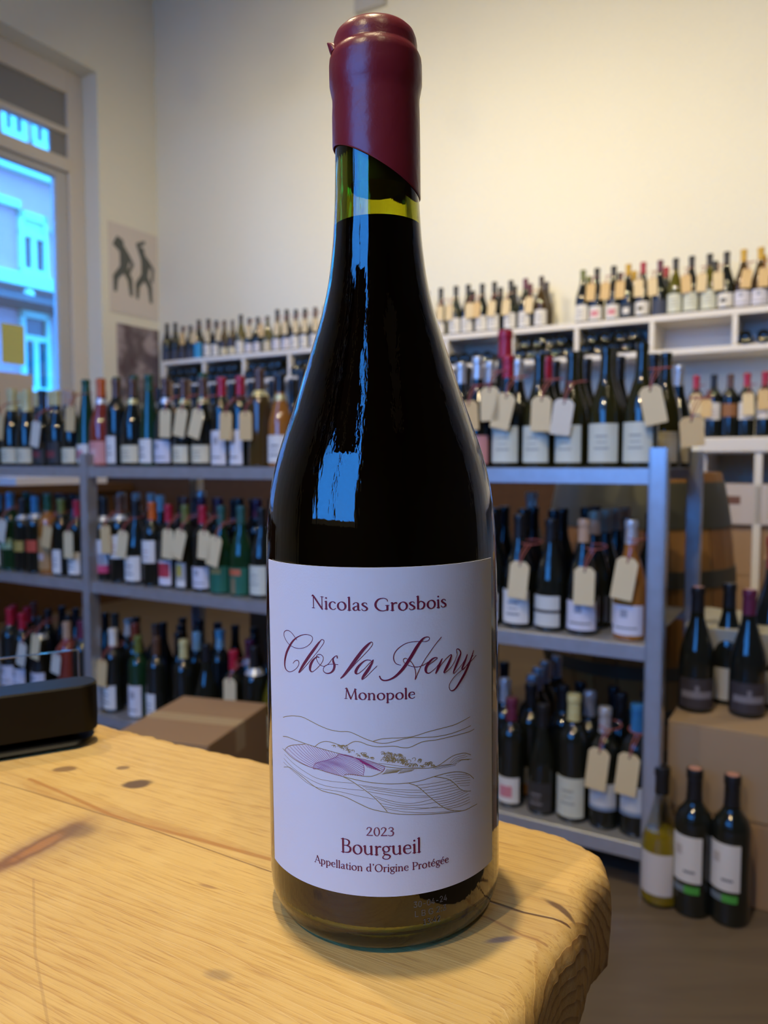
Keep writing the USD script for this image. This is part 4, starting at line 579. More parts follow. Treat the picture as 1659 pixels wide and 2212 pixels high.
TREES=[[[-1541,6575],[-1540,6593],[-1522,6607],[-1498,6608],[-1485,6594],[-1491,6576]],[[-1600,6570],[-1578,6593],[-1545,6598],[-1522,6583],[-1525,6558],[-1551,6538]],[[-1402,6589],[-1398,6609],[-1376,6623],[-1351,6620],[-1340,6603],[-1349,6583]],[[-1555,6589],[-1540,6602],[-1519,6603],[-1506,6592],[-1510,6576],[-1528,6565]],[[-1390,6560],[-1387,6584],[-1363,6602],[-1333,6601],[-1318,6582],[-1327,6559]],[[-1529,6570],[-1509,6589],[-1479,6593],[-1460,6578],[-1463,6555],[-1488,6539]],[[-1373,6608],[-1359,6627],[-1332,6634],[-1311,6624],[-1310,6603],[-1329,6585]],[[-1236,6598],[-1236,6620],[-1215,6638],[-1187,6639],[-1170,6623],[-1176,6600]],[[-1141,6526],[-1136,6550],[-1110,6565],[-1082,6561],[-1070,6540],[-1082,6518]],[[-1153,6579],[-1129,6603],[-1093,6607],[-1070,6587],[-1074,6558],[-1103,6539]],[[-1242,6576],[-1232,6601],[-1204,6614],[-1176,6606],[-1167,6584],[-1183,6561]],[[-1323,6568],[-1326,6596],[-1301,6619],[-1266,6622],[-1244,6603],[-1249,6575]],[[-1344,6542],[-1333,6561],[-1310,6570],[-1288,6562],[-1283,6544],[-1298,6526]],[[-1257,6574],[-1254,6605],[-1223,6627],[-1186,6625],[-1166,6601],[-1178,6571]],[[-1263,6596],[-1258,6621],[-1232,6638],[-1201,6634],[-1188,6613],[-1199,6589]],[[-1272,6535],[-1261,6555],[-1236,6563],[-1215,6555],[-1210,6536],[-1226,6518]],[[-1135,6623],[-1133,6640],[-1116,6651],[-1097,6649],[-1087,6636],[-1094,6620]],[[-1173,6557],[-1168,6576],[-1147,6587],[-1125,6583],[-1116,6567],[-1126,6549]],[[-1306,6570],[-1295,6585],[-1275,6590],[-1260,6581],[-1259,6565],[-1273,6552]],[[-1152,6534],[-1127,6554],[-1095,6555],[-1076,6535],[-1083,6508],[-1112,6492]],[[-1365,6591],[-1341,6617],[-1303,6624],[-1276,6606],[-1277,6576],[-1307,6553]],[[-1265,6519],[-1244,6541],[-1213,6545],[-1192,6529],[-1195,6504],[-1220,6486]],[[-1286,6592],[-1285,6615],[-1264,6631],[-1236,6631],[-1220,6615],[-1227,6593]],[[-1035,6418],[-1038,6438],[-1021,6455],[-996,6457],[-979,6443],[-982,6422]],[[-1135,6472],[-1127,6499],[-1097,6515],[-1065,6509],[-1053,6484],[-1068,6458]],[[-1077,6484],[-1065,6514],[-1031,6530],[-997,6521],[-986,6493],[-1005,6465]],[[-1075,6484],[-1074,6501],[-1058,6512],[-1039,6511],[-1028,6499],[-1033,6483]],[[-956,6494],[-949,6509],[-931,6517],[-914,6510],[-909,6495],[-920,6481]],[[-1069,6425],[-1060,6441],[-1040,6449],[-1022,6442],[-1017,6425],[-1030,6410]],[[-953,6474],[-940,6504],[-906,6518],[-873,6506],[-864,6478],[-884,6451]],[[-1068,6465],[-1062,6480],[-1044,6489],[-1026,6484],[-1020,6469],[-1030,6455]],[[-774,6335],[-761,6362],[-729,6374],[-700,6362],[-692,6336],[-711,6311]],[[-817,6383],[-814,6402],[-796,6415],[-773,6412],[-762,6397],[-769,6378]],[[-760,6329],[-761,6347],[-746,6360],[-725,6361],[-712,6348],[-716,6331]],[[-595,6370],[-585,6400],[-552,6414],[-519,6404],[-507,6376],[-525,6349]],[[-598,6374],[-578,6397],[-546,6401],[-522,6384],[-522,6357],[-547,6338]],[[-691,6420],[-676,6434],[-654,6435],[-640,6422],[-643,6403],[-661,6392]],[[-589,6347],[-576,6365],[-552,6370],[-533,6358],[-531,6338],[-548,6322]],[[-626,6367],[-612,6393],[-581,6403],[-553,6391],[-546,6364],[-566,6341]],[[-650,6371],[-633,6385],[-610,6385],[-596,6370],[-601,6351],[-621,6340]],[[-583,6435],[-556,6456],[-521,6454],[-500,6430],[-508,6401],[-540,6385]],[[-659,6404],[-658,6433],[-632,6454],[-597,6452],[-578,6429],[-586,6401]],[[-563,6361],[-562,6377],[-547,6388],[-528,6386],[-517,6373],[-523,6357]],[[-535,6317],[-512,6337],[-481,6336],[-462,6315],[-468,6289],[-495,6274]],[[-573,6311],[-576,6340],[-553,6362],[-518,6364],[-495,6343],[-499,6313]],[[-517,6334],[-496,6357],[-464,6360],[-440,6341],[-442,6314],[-468,6295]],[[-517,6295],[-514,6324],[-487,6342],[-454,6338],[-437,6314],[-447,6286]],[[-367,6295],[-343,6321],[-305,6325],[-277,6303],[-279,6270],[-308,6248]],[[-361,6266],[-363,6284],[-348,6297],[-327,6297],[-314,6284],[-317,6266]],[[-375,6281],[-356,6310],[-319,6319],[-288,6301],[-283,6269],[-308,6244]],[[-412,6282],[-398,6311],[-363,6322],[-332,6307],[-324,6278],[-346,6252]],[[-65,6201],[-67,6237],[-36,6261],[6,6258],[31,6230],[23,6195]],[[156,6337],[164,6371],[199,6388],[238,6376],[255,6344],[239,6312]],[[25,6299],[24,6337],[58,6363],[102,6359],[129,6328],[120,6290]],[[-28,6280],[-11,6314],[30,6326],[68,6308],[77,6272],[52,6242]],[[113,6193],[111,6227],[140,6251],[181,6248],[206,6220],[199,6186]],[[312,6403],[332,6421],[362,6420],[382,6401],[379,6375],[355,6361]],[[122,6238],[141,6254],[167,6253],[185,6235],[181,6212],[159,6200]],[[11,6408],[19,6437],[49,6450],[81,6440],[95,6413],[80,6387]],[[161,6177],[157,6210],[183,6234],[222,6233],[249,6208],[244,6174]],[[67,6308],[86,6332],[120,6335],[146,6316],[146,6287],[121,6267]],[[148,6443],[167,6460],[196,6460],[215,6441],[211,6417],[188,6403]],[[70,6243],[93,6276],[137,6284],[174,6261],[179,6222],[148,6194]],[[226,6291],[247,6308],[277,6305],[296,6285],[291,6259],[265,6247]],[[137,6206],[157,6224],[187,6223],[207,6203],[203,6178],[178,6164]],[[268,6263],[269,6292],[295,6309],[328,6304],[346,6280],[338,6253]],[[257,6333],[258,6365],[287,6386],[325,6380],[346,6353],[337,6321]],[[-34,6402],[-32,6437],[1,6459],[42,6453],[64,6422],[52,6388]],[[311,6337],[320,6366],[352,6380],[386,6368],[400,6339],[384,6312]],[[202,6440],[226,6458],[258,6455],[277,6432],[270,6405],[242,6392]],[[16,6264],[22,6290],[48,6303],[77,6295],[90,6271],[77,6247]],[[-63,6466],[-34,6495],[11,6495],[41,6467],[37,6429],[1,6407]],[[260,6204],[262,6243],[297,6266],[341,6258],[366,6225],[354,6189]],[[181,6328],[207,6348],[243,6344],[265,6319],[258,6289],[226,6274]],[[262,6179],[276,6197],[301,6201],[321,6187],[324,6165],[306,6150]],[[215,6252],[240,6275],[277,6275],[302,6251],[299,6219],[269,6201]],[[63,6195],[78,6219],[110,6225],[136,6210],[141,6182],[120,6162]],[[316,6240],[320,6265],[345,6279],[374,6272],[389,6249],[379,6225]],[[61,6296],[94,6323],[139,6320],[168,6289],[160,6250],[122,6230]],[[95,6331],[103,6366],[138,6385],[178,6374],[196,6342],[180,6309]],[[118,6452],[129,6473],[155,6479],[178,6467],[184,6444],[167,6426]],[[232,6291],[255,6308],[286,6304],[305,6282],[298,6256],[270,6244]],[[212,6420],[230,6433],[255,6429],[269,6412],[263,6392],[241,6382]],[[345,6178],[352,6208],[384,6223],[420,6212],[435,6182],[420,6154]],[[-15,6396],[5,6412],[33,6410],[50,6391],[45,6367],[21,6355]],[[319,6220],[322,6242],[344,6254],[370,6248],[382,6227],[373,6207]],[[69,6194],[86,6212],[113,6213],[132,6196],[130,6173],[109,6159]],[[208,6285],[215,6323],[253,6343],[297,6331],[317,6297],[301,6261]],[[171,6397],[169,6418],[186,6433],[211,6432],[227,6415],[224,6394]],[[84,6433],[103,6446],[127,6443],[141,6425],[134,6405],[113,6396]],[[50,6212],[73,6239],[112,6242],[141,6219],[141,6186],[112,6164]],[[198,6191],[222,6220],[265,6224],[298,6198],[299,6162],[267,6138]],[[162,6258],[179,6288],[217,6297],[251,6278],[258,6245],[234,6219]],[[137,6409],[152,6442],[192,6454],[229,6437],[240,6401],[216,6372]],[[-44,6398],[-37,6434],[-2,6454],[40,6445],[60,6412],[45,6378]],[[89,6253],[98,6289],[135,6306],[176,6293],[193,6260],[175,6227]],[[112,6344],[128,6358],[152,6357],[167,6341],[164,6321],[144,6311]],[[270,6152],[271,6174],[292,6188],[318,6184],[332,6164],[326,6143]],[[557,6178],[569,6199],[596,6204],[621,6190],[626,6166],[608,6148]],[[429,6217],[447,6233],[474,6232],[493,6214],[490,6191],[468,6179]],[[594,6219],[627,6242],[671,6236],[698,6204],[689,6167],[650,6151]],[[375,6185],[394,6216],[435,6223],[471,6202],[477,6166],[450,6139]],[[279,6227],[288,6263],[326,6281],[368,6269],[386,6234],[368,6200]],[[480,6147],[478,6179],[503,6200],[540,6197],[564,6171],[559,6141]],[[464,6315],[487,6345],[529,6349],[563,6325],[567,6288],[537,6264]],[[356,6165],[365,6196],[397,6210],[433,6198],[447,6168],[431,6140]],[[536,6179],[566,6204],[611,6200],[639,6169],[632,6133],[595,6115]],[[479,6210],[494,6238],[530,6245],[562,6228],[570,6197],[548,6173]],[[611,6283],[626,6299],[651,6301],[670,6285],[671,6264],[652,6251]],[[425,6236],[430,6267],[461,6283],[497,6274],[514,6245],[501,6216]],[[319,6373],[348,6396],[390,6393],[415,6364],[408,6330],[373,6313]],[[486,6353],[516,6380],[562,6378],[593,6348],[589,6310],[552,6289]],[[422,6372],[443,6403],[485,6409],[519,6386],[524,6350],[496,6324]],[[471,6342],[467,6376],[495,6399],[535,6396],[561,6368],[556,6335]],[[427,6347],[449,6365],[480,6363],[500,6341],[495,6315],[469,6302]],[[520,6177],[528,6201],[555,6210],[583,6199],[593,6175],[579,6153]],[[471,6373],[496,6389],[529,6384],[547,6360],[539,6334],[511,6322]],[[522,6176],[538,6196],[568,6198],[592,6181],[593,6155],[571,6139]],[[532,6193],[535,6221],[561,6237],[594,6230],[612,6205],[602,6179]],[[247,6167],[255,6204],[292,6223],[335,6212],[355,6177],[338,6143]],[[516,6284],[541,6307],[579,6305],[604,6279],[600,6248],[569,6231]],[[371,6233],[382,6255],[410,6262],[435,6248],[442,6224],[425,6205]],[[272,6328],[293,6345],[323,6342],[341,6322],[336,6297],[311,6285]],[[559,6126],[578,6138],[603,6133],[617,6115],[611,6095],[589,6086]],[[569,6243],[590,6258],[618,6254],[635,6234],[630,6211],[605,6201]],[[761,6060],[761,6090],[788,6107],[823,6101],[844,6075],[836,6047]],[[617,6147],[619,6185],[656,6208],[702,6198],[727,6163],[714,6126]],[[602,6107],[622,6120],[648,6116],[663,6097],[656,6076],[633,6067]],[[608,6159],[636,6180],[675,6175],[699,6148],[692,6117],[659,6102]],[[531,6105],[547,6123],[574,6125],[595,6108],[595,6085],[575,6071]],[[513,6106],[516,6129],[538,6142],[565,6136],[579,6115],[570,6093]],[[515,6208],[538,6224],[569,6218],[586,6195],[579,6171],[551,6160]],[[723,6155],[726,6194],[763,6215],[809,6205],[834,6170],[821,6133]],[[564,6085],[589,6116],[634,6119],[669,6093],[672,6054],[639,6030]],[[873,6221],[899,6250],[944,6251],[978,6223],[980,6186],[947,6163]],[[771,6074],[773,6095],[794,6107],[819,6100],[833,6080],[825,6060]],[[545,6165],[560,6192],[595,6199],[626,6181],[633,6151],[611,6128]],[[627,6122],[653,6149],[696,6149],[727,6122],[726,6086],[693,6065]],[[517,6216],[521,6240],[544,6252],[572,6245],[585,6223],[576,6201]],[[1080,6158],[1089,6188],[1124,6199],[1161,6184],[1176,6153],[1159,6126]],[[1049,6116],[1053,6154],[1090,6173],[1137,6161],[1162,6125],[1148,6090]],[[1070,6096],[1068,6120],[1088,6135],[1117,6131],[1137,6111],[1133,6088]],[[1037,6141],[1068,6161],[1110,6153],[1135,6123],[1127,6091],[1090,6078]],[[1081,6182],[1099,6201],[1130,6201],[1155,6181],[1155,6155],[1132,6140]],[[1067,6168],[1078,6193],[1109,6199],[1139,6184],[1148,6157],[1130,6136]],[[736,6027],[733,6049],[752,6064],[778,6061],[796,6043],[792,6021]],[[899,5985],[899,6013],[925,6029],[958,6023],[978,5998],[971,5972]],[[685,6032],[701,6065],[743,6075],[783,6055],[794,6018],[769,5989]],[[980,6011],[994,6030],[1022,6033],[1045,6017],[1049,5993],[1030,5978]],[[819,5999],[815,6033],[843,6055],[884,6051],[911,6022],[906,5989]],[[767,5993],[766,6015],[784,6030],[811,6027],[828,6008],[824,5986]],[[655,6053],[662,6080],[691,6093],[723,6082],[736,6055],[723,6030]],[[838,6060],[855,6081],[887,6082],[912,6064],[914,6037],[891,6020]],[[786,5977],[792,6014],[830,6032],[875,6018],[896,5983],[880,5948]],[[712,6028],[721,6056],[753,6068],[787,6054],[801,6025],[784,5999]],[[930,6030],[931,6059],[957,6075],[992,6068],[1012,6042],[1005,6015]],[[924,5991],[925,6029],[962,6051],[1009,6041],[1036,6006],[1024,5969]],[[1199,5955],[1214,5967],[1237,5965],[1253,5949],[1251,5931],[1232,5923]],[[1206,5986],[1233,6009],[1275,6006],[1306,5978],[1304,5944],[1270,5927]],[[1176,5942],[1175,5964],[1194,5978],[1222,5973],[1239,5954],[1235,5932]],[[1150,5939],[1159,5958],[1184,5962],[1207,5950],[1214,5929],[1200,5913]],[[1098,5971],[1127,5992],[1170,5986],[1197,5956],[1190,5922],[1155,5908]],[[1121,5968],[1130,5983],[1150,5986],[1169,5975],[1174,5957],[1161,5945]],[[1513,5927],[1520,5944],[1543,5948],[1565,5937],[1573,5917],[1560,5903]],[[1285,6010],[1292,6042],[1328,6055],[1369,6040],[1387,6007],[1371,5978]],[[1492,5905],[1496,5936],[1529,5950],[1570,5938],[1591,5907],[1579,5878]],[[1512,5897],[1507,5933],[1537,5955],[1583,5947],[1614,5916],[1609,5882]],[[1274,6036],[1284,6060],[1315,6067],[1346,6052],[1356,6025],[1339,6004]],[[1293,5993],[1311,6016],[1347,6018],[1378,5996],[1382,5966],[1357,5948]],[[1408,5969],[1406,5999],[1433,6016],[1472,6009],[1495,5982],[1489,5953]],[[1401,6048],[1416,6061],[1441,6059],[1459,6043],[1458,6024],[1439,6014]],[[1365,6022],[1378,6040],[1406,6042],[1430,6026],[1434,6003],[1416,5988]],[[1318,5996],[1336,6006],[1360,6000],[1374,5983],[1368,5965],[1348,5959]],[[1313,5966],[1324,5991],[1355,5997],[1387,5982],[1397,5954],[1380,5933]],[[1347,6020],[1362,6046],[1400,6050],[1434,6030],[1442,5999],[1419,5977]],[[1415,6013],[1417,6041],[1446,6055],[1482,6045],[1502,6017],[1492,5991]],[[1400,5974],[1415,5996],[1449,5999],[1478,5980],[1484,5952],[1462,5934]],[[1413,6039],[1437,6064],[1480,6064],[1515,6037],[1517,6002],[1486,5982]],[[1468,5915],[1475,5939],[1504,5947],[1535,5934],[1548,5909],[1534,5888]],[[1360,6018],[1366,6039],[1391,6047],[1419,6037],[1431,6014],[1419,5995]],[[1335,6000],[1342,6021],[1367,6028],[1394,6016],[1405,5994],[1392,5975]]]
PURPLE=[[[-2258,5733],[-2256,5825],[-2171,5934],[-1954,6033],[-1696,6129],[-1448,6254],[-1365,6354]],[[-2258,5733],[-2256,5825],[-2171,5934],[-1954,6033],[-1696,6129],[-1448,6254],[-1365,6354]],[[-800,6272],[-659,6169],[-590,6052],[-574,5928],[-607,5748]],[[-1365,6354],[-890,6288],[-534,6233],[-185,6125],[44,6035]],[[44,6026],[30,5946],[-36,5885]],[[-3575,6020],[-2913,5852],[-2258,5753]],[[-3464,6130],[-2862,5934],[-2257,5805]],[[-3315,6212],[-2781,6001],[-2232,5855]],[[-3163,6283],[-2688,6063],[-2193,5904]],[[-3013,6330],[-2591,6110],[-2147,5945]],[[-2871,6373],[-2489,6149],[-2088,5972]],[[-2736,6414],[-2391,6186],[-2029,5998]],[[-2606,6452],[-2294,6222],[-1972,6025]],[[-2485,6455],[-2202,6240],[-1914,6048]],[[-2368,6452],[-2111,6254],[-1857,6069]],[[-2255,6448],[-2022,6267],[-1800,6091]],[[-2145,6443],[-1935,6279],[-1744,6111]],[[-2037,6436],[-1850,6290],[-1689,6133]],[[-1932,6428],[-1767,6304],[-1636,6159]],[[-1829,6420],[-1706,6285],[-1584,6186]],[[-1728,6411],[-1630,6293],[-1532,6212]],[[-1628,6400],[-1554,6301],[-1481,6237]],[[-1530,6389],[-1483,6311],[-1435,6269]],[[-1433,6377],[-1417,6327],[-1400,6312]],[[-2258,5733],[-2019,5787],[-1856,5732]],[[-2257,5773],[-1980,5804],[-1779,5725]],[[-2256,5814],[-1940,5821],[-1704,5717]],[[-2235,5852],[-1891,5836],[-1630,5708]],[[-2205,5890],[-1839,5851],[-1557,5699]],[[-2175,5928],[-1787,5867],[-1484,5692]],[[-2131,5952],[-1728,5875],[-1411,5685]],[[-2086,5973],[-1670,5882],[-1339,5677]],[[-2041,5993],[-1611,5888],[-1268,5669]],[[-1996,6014],[-1553,5908],[-1195,5688]],[[-1952,6034],[-1495,5928],[-1124,5706]],[[-1907,6051],[-1437,5945],[-1052,5723]],[[-1863,6067],[-1379,5961],[-982,5738]],[[-1819,6084],[-1322,5969],[-912,5736]],[[-1775,6100],[-1266,5976],[-842,5733]],[[-1732,6116],[-1209,5982],[-773,5730]],[[-1689,6133],[-1153,5993],[-703,5733]],[[-1648,6153],[-1098,6006],[-634,5737]],[[-1608,6174],[-1060,6035],[-597,5777]],[[-1567,6194],[-1036,6079],[-586,5846]],[[-1527,6214],[-1012,6123],[-576,5916]],[[-1488,6234],[-996,6166],[-580,5984]],[[-1448,6254],[-981,6209],[-589,6053]],[[-1420,6287],[-988,6252],[-627,6107]],[[-1393,6321],[-996,6293],[-669,6159]],[[-1365,6354],[-1005,6334],[-712,6210]],[[-659,6155],[-545,6090],[-467,5995]],[[-679,6172],[-523,6091],[-405,5981]],[[-698,6189],[-502,6093],[-343,5966]],[[-718,6206],[-480,6095],[-281,5951]],[[-737,6223],[-459,6096],[-219,5935]],[[-757,6239],[-438,6097],[-158,5918]],[[-781,6249],[-418,6095],[-96,5901]],[[-805,6258],[-400,6093],[-35,5886]],[[-830,6268],[-390,6123],[8,5934]],[[-854,6277],[-387,6157],[36,5990]]]

# ------------------------------------------------------------------ the table: its frame has x along the grain, origin under the bottle
BASE = np.array([0.0005, 0.2652, EYE - 0.1511]); LEAN = -math.degrees(0.0119)
GA = math.degrees(math.atan2(-0.5057139, 0.86270125))
tb = thing('wooden_table', 'thick worn pine table top with rounded corner, carrying the big wine bottle', 'table', BASE, rotz=GA, tilt=LEAN)
gx, hx = np.array([0.86270125, -0.5057139]), np.array([-0.5057139, -0.86270125])
edge = np.array([(-0.1656, .4420), (-.1063, .4073), (-.0591, .3813), (.0489, .3162), (.0644, .3082), (.0734, .3012), (.08, .293), (.0833, .2866), (.0835, .2804), (.0825, .2739), (.0738, .2644), (.0664, .2508), (.0618, .2425), (.053, .2293), (.0454, .2173), (.0404, .2079), (.0347, .1987)]) - BASE[:2]
gh = np.stack([edge @ gx, edge @ hx], 1); gh[:, 1] -= np.interp(gh[:, 0], [0, .075, .1], [.0062, .0045, 0]) * (gh[:, 1] < -.028); gh[:, 0] += .002 * (gh[:, 1] > -.028)
far0, near1 = gh[0], gh[-1]
outline = [tuple(p) for p in gh] + [tuple(near1 + (near1 - gh[-6]) * k) for k in (1, 3, 6, 9)]
lastp = np.array(outline[-1]); outline += [(lastp[0] - .02, lastp[1] + .02), (-1.15, lastp[1] + .02), (-1.18, lastp[1]), (-1.18, far0[1] + .02), (-1.15, far0[1])]
P2 = [(g_, -h_) for g_, h_ in outline]
ring = LineString(P2 + P2[:1]); L_ = ring.length; NP = 620
# more points along the visible part
key = np.r_[np.linspace(0, .50, 420, endpoint=False), np.linspace(.50, L_, NP - 420, endpoint=False)]
pts = np.array([ring.interpolate(d).coords[0] for d in key])
for _ in range(6): pts = .25 * np.roll(pts, 1, 0) + .5 * pts + .25 * np.roll(pts, -1, 0)
tan = np.roll(pts, -1, 0) - np.roll(pts, 1, 0); tan /= np.linalg.norm(tan, axis=1, keepdims=True); nrm = np.stack([tan[:, 1], -tan[:, 0]], 1)
if Polygon(pts).exterior.is_ccw is False: nrm = -nrm * -1
if not Polygon(pts).contains(Point(*(pts[100] - nrm[100] * .003))): nrm = -nrm
TK = .046; v, f = [], []
rough = meshkit.fbm(np.c_[pts * 160, np.zeros(NP)], 3, 5) - .5
prof = [(-.0085, 0.0), (-.0062, -.0004), (-.0042, -.0012), (-.0026, -.0024), (-.0013, -.0042), (-.0004, -.0065), (0, -.009), (.0004, -.016), (.0003, -.024), (-.0002, -.032), (-.0012, -.038), (-.004, -.043), (-.008, -TK)]
for j, (o, z) in enumerate(prof):
    wob = rough * (.0022 if 0 < j < 12 else .0008) + (meshkit.fbm(np.c_[pts * 420, np.full(NP, j * .9)], 2, 8) - .5) * (.0011 if 2 < j < 12 else 0)
    q = pts + nrm * (o + wob)[:, None]; v += [(x, y, z + (0 if j in (0, len(prof) - 1) else r_ * .0006)) for (x, y), r_ in zip(q, rough)]
for j in range(len(prof) - 1):
    for i in range(NP):
        k = (i + 1) % NP; a, b, c, d = j * NP + i, j * NP + k, (j + 1) * NP + k, (j + 1) * NP + i; f += [(a, c, b), (a, d, c)]
v = np.array(v); cap_v, cap_f = trimesh.creation.triangulate_polygon(Polygon(v[:NP, :2]), engine='earcut')
from scipy.spatial import cKDTree
idx = cKDTree(v[:NP, :2]).query(cap_v)[1]; f += [tuple(t) for t in idx[cap_f]]
lo = (len(prof) - 1) * NP; cap_v, cap_f = trimesh.creation.triangulate_polygon(Polygon(v[lo:lo + NP, :2]), engine='earcut'); idx = cKDTree(v[lo:lo + NP, :2]).query(cap_v)[1]; f += [tuple(lo + t[::-1]) for t in idx[cap_f]]
slab = trimesh.Trimesh(v, np.array(f), process=False); slab.fix_normals()

g = Graph(); oc = g.n('texture_coordinate', 'object'); sx = g.n('separate_xyz', vector=oc); x, y, zz = sx('x'), sx('y'), sx('z')
def noise(vec, sc, det=3.0, dist=0.0): return g.n('noise_texture', 'fac', vector=vec, scale=sc, detail=det, distortion=dist)
def stretch(a, b, c): return g.n('mapping', 'vector', vector=oc, scale=(a, b, c))
warp = g.m('subtract', noise(stretch(5, 14, 14), 1.0, 4.0), .5)
dy = g.m('add', g.m('add', y, .004), g.m('multiply', warp, .034)); dz = g.m('add', g.m('add', zz, .047), g.m('multiply', warp, .008))
rad = g.m('sqrt', g.m('add', g.m('multiply', dy, dy), g.m('multiply', dz, dz)))
rad = g.m('add', rad, g.m('multiply', g.m('subtract', noise(stretch(9, 90, 90), 1.0, 2.0), .5), .0022))
ph = g.m('multiply', rad, 255.0); fr_ = g.m('fraction', ph)
late = g.m('multiply', g.smooth(fr_, .50, .93), g.m('subtract', 1.0, g.smooth(fr_, .94, 1.0)))
thin_ = g.m('multiply', g.m('multiply', g.smooth(fr_, .76, .92), g.m('subtract', 1.0, g.smooth(fr_, .93, 1.0))), g.smooth(noise(stretch(2.2, 60, 60), 1.0, 2.0), .40, .66))
fib = noise(stretch(22, 900, 900), 1.0, 4.0); fib2 = noise(stretch(55, 1500, 1500), 1.0, 2.0); broad = noise(stretch(3.5, 16, 16), 1.0, 3.0); mott = noise(oc, 55.0, 4.0)
flat = g.smooth(zz, -.006, -.0012)           # the worn top shows its rings less than the end grain
lat = g.m('multiply', late, g.m('add', .85, g.m('multiply', flat, -.72)))
col = g.mix(lat, (.62, .40, .138), (.34, .15, .040))
col = g.mix(g.m('multiply', thin_, g.m('multiply', flat, .42)), col, (.36, .15, .04))
col = g.mix(g.m('multiply', g.smooth(broad, .35, .7), .45), col, (.74, .49, .155))
col = g.mix(g.m('multiply', g.smooth(fib, .50, .72), .42), col, (.40, .19, .045))
col = g.mix(g.m('multiply', g.smooth(fib2, .57, .68), .45), col, (.34, .16, .05))
col = g.mix(g.m('multiply', g.smooth(mott, .45, .75), .30), col, (.72, .50, .20))
col = g.mix(g.m('multiply', g.m('subtract', 1.0, flat), .55), col, g.mix(late, (.36, .19, .06), (.15, .065, .02)))
rag = g.m('multiply', g.m('subtract', noise(stretch(70, 160, 160), 1.0, 3.0), .5), .55)
def spot(gc, hc, a, b, ang, c0, k, soft=.25, core=None):
    global col
    ca, sa = math.cos(ang), math.sin(ang); X = g.m('subtract', x, gc); Y = g.m('add', y, hc)
    p_ = g.m('divide', g.m('add', g.m('multiply', X, ca), g.m('multiply', Y, sa)), a); q_ = g.m('divide', g.m('subtract', g.m('multiply', Y, ca), g.m('multiply', X, sa)), b)
    r_ = g.m('add', g.m('add', g.m('sqrt', g.m('add', g.m('multiply', p_, p_), g.m('multiply', q_, q_))), rag), g.m('subtract', 1.0, flat))
    col = g.mix(g.m('multiply', g.m('subtract', 1.0, g.smooth(r_, 1.0 - soft, 1.0 + soft)), k), col, c0)
    if core: col = g.mix(g.m('multiply', g.m('subtract', 1.0, g.smooth(r_, .25, .7)), core[1]), col, core[0])
spot(-.149, -.0205, .0066, .0050, .6, (.10, .055, .035), .92); spot(-.1955, -.0155, .0058, .0036, .6, (.17, .085, .045), .8); spot(-.171, -.0305, .0034, .0024, .6, (.18, .10, .05), .8)
spot(-.1365, .040, .0085, .028, 0.08, (.30, .17, .10), .55, .55); spot(-.1365, .041, .0048, .024, 0.08, (.19, .075, .04), .85, .35, ((.40, .17, .06), .9)); spot(-.1335, .0245, .007, .006, 0.3, (.16, .09, .06), .7, .6); spot(-.129, .030, .016, .018, 0.3, (.30, .19, .10), .30, .9)
spot(-.020, .0645, .0045, .0022, .2, (.24, .16, .09), .55, .5); spot(.0585, -.0185, .0075, .0014, -.35, (.10, .045, .03), .85, .4); spot(.0470, .0074, .0052, .0013, .75, (.13, .10, .14), .7, .5)
spot(-.0566, .0300, .0040, .0008, .1, (.25, .11, .05), .6, .5)
def crack(pts_, w0, c0, k):
    global col
    tot = None
    for (g0, h0, *a), (g1, h1, *b) in zip(pts_, pts_[1:]):
        dxx, dyy = g1 - g0, -(h1 - h0); l2 = dxx * dxx + dyy * dyy
        X = g.m('subtract', x, g0); Y = g.m('add', y, h0)
        t_ = g.m('divide', g.m('add', g.m('multiply', X, dxx), g.m('multiply', Y, dyy)), l2, clamp=True)
        ex_ = g.m('subtract', X, g.m('multiply', t_, dxx)); ey_ = g.m('subtract', Y, g.m('multiply', t_, dyy))
        d_ = g.m('sqrt', g.m('add', g.m('multiply', ex_, ex_), g.m('multiply', ey_, ey_))); tot = d_ if tot is None else g.m('minimum', tot, d_)
    tot = g.m('add', g.m('add', tot, g.m('multiply', rag, w0 * .9)), g.m('multiply', g.m('subtract', 1.0, flat), .004))
    fac = g.m('multiply', g.m('subtract', 1.0, g.smooth(tot, w0 * .4, w0 * 1.25)), k)
    col = g.mix(fac, col, c0); return fac
crack([(-.20, .001), (-.164, .0044), (-.1347, .0080), (-.1151, .0081), (-.0859, .0060), (-.0492, .0041), (-.01, .0022)], .0013, (.40, .17, .045), .75)
c1 = crack([(-.22, .0108), (-.1844, .0099), (-.1015, .0091), (-.0437, .0110), (.0, .0112)], .00035, (.20, .09, .035), .8)
c2 = crack([(.030, -.0120), (.0358, -.0107), (.0479, -.0101), (.056, -.0112), (.0629, -.0123), (.070, -.0128)], .0006, (.10, .04, .02), .92)
c3 = crack([(.020, .0), (.038, -.0015), (.052, .002), (.06, .002)], .0006, (.30, .13, .05), .6)
crack([(-.1164, .0578), (-.0771, .0849), (-.045, .1034)], .0005, (.30, .17, .07), .35)
hgt = g.m('subtract', g.m('add', g.m('multiply', fib, .5), g.m('multiply', late, .35)), g.m('multiply', g.m('maximum', c1, c2), 2.2))
MAT['pine'] = g.done('pine', g.n('principled_bsdf', 'BSDF', base_color=col, roughness=g.m('add', .40, g.m('multiply', fib, .2)), specular_ior_level=.35, normal=g.n('bump', 'normal', height=hgt, strength=.45, distance=.0006)))
part('table_top', slab, MAT['pine'], tb, smooth=40)
for a, b in ((-.03, .06), (-1.08, .06), (-.10, .50), (-1.08, .50)):
    part('leg', box(a - .035, a + .035, -b - .035, -b + .035, -BASE[2] + .0005, -TK + .001, .004), MAT['pine'], tb)
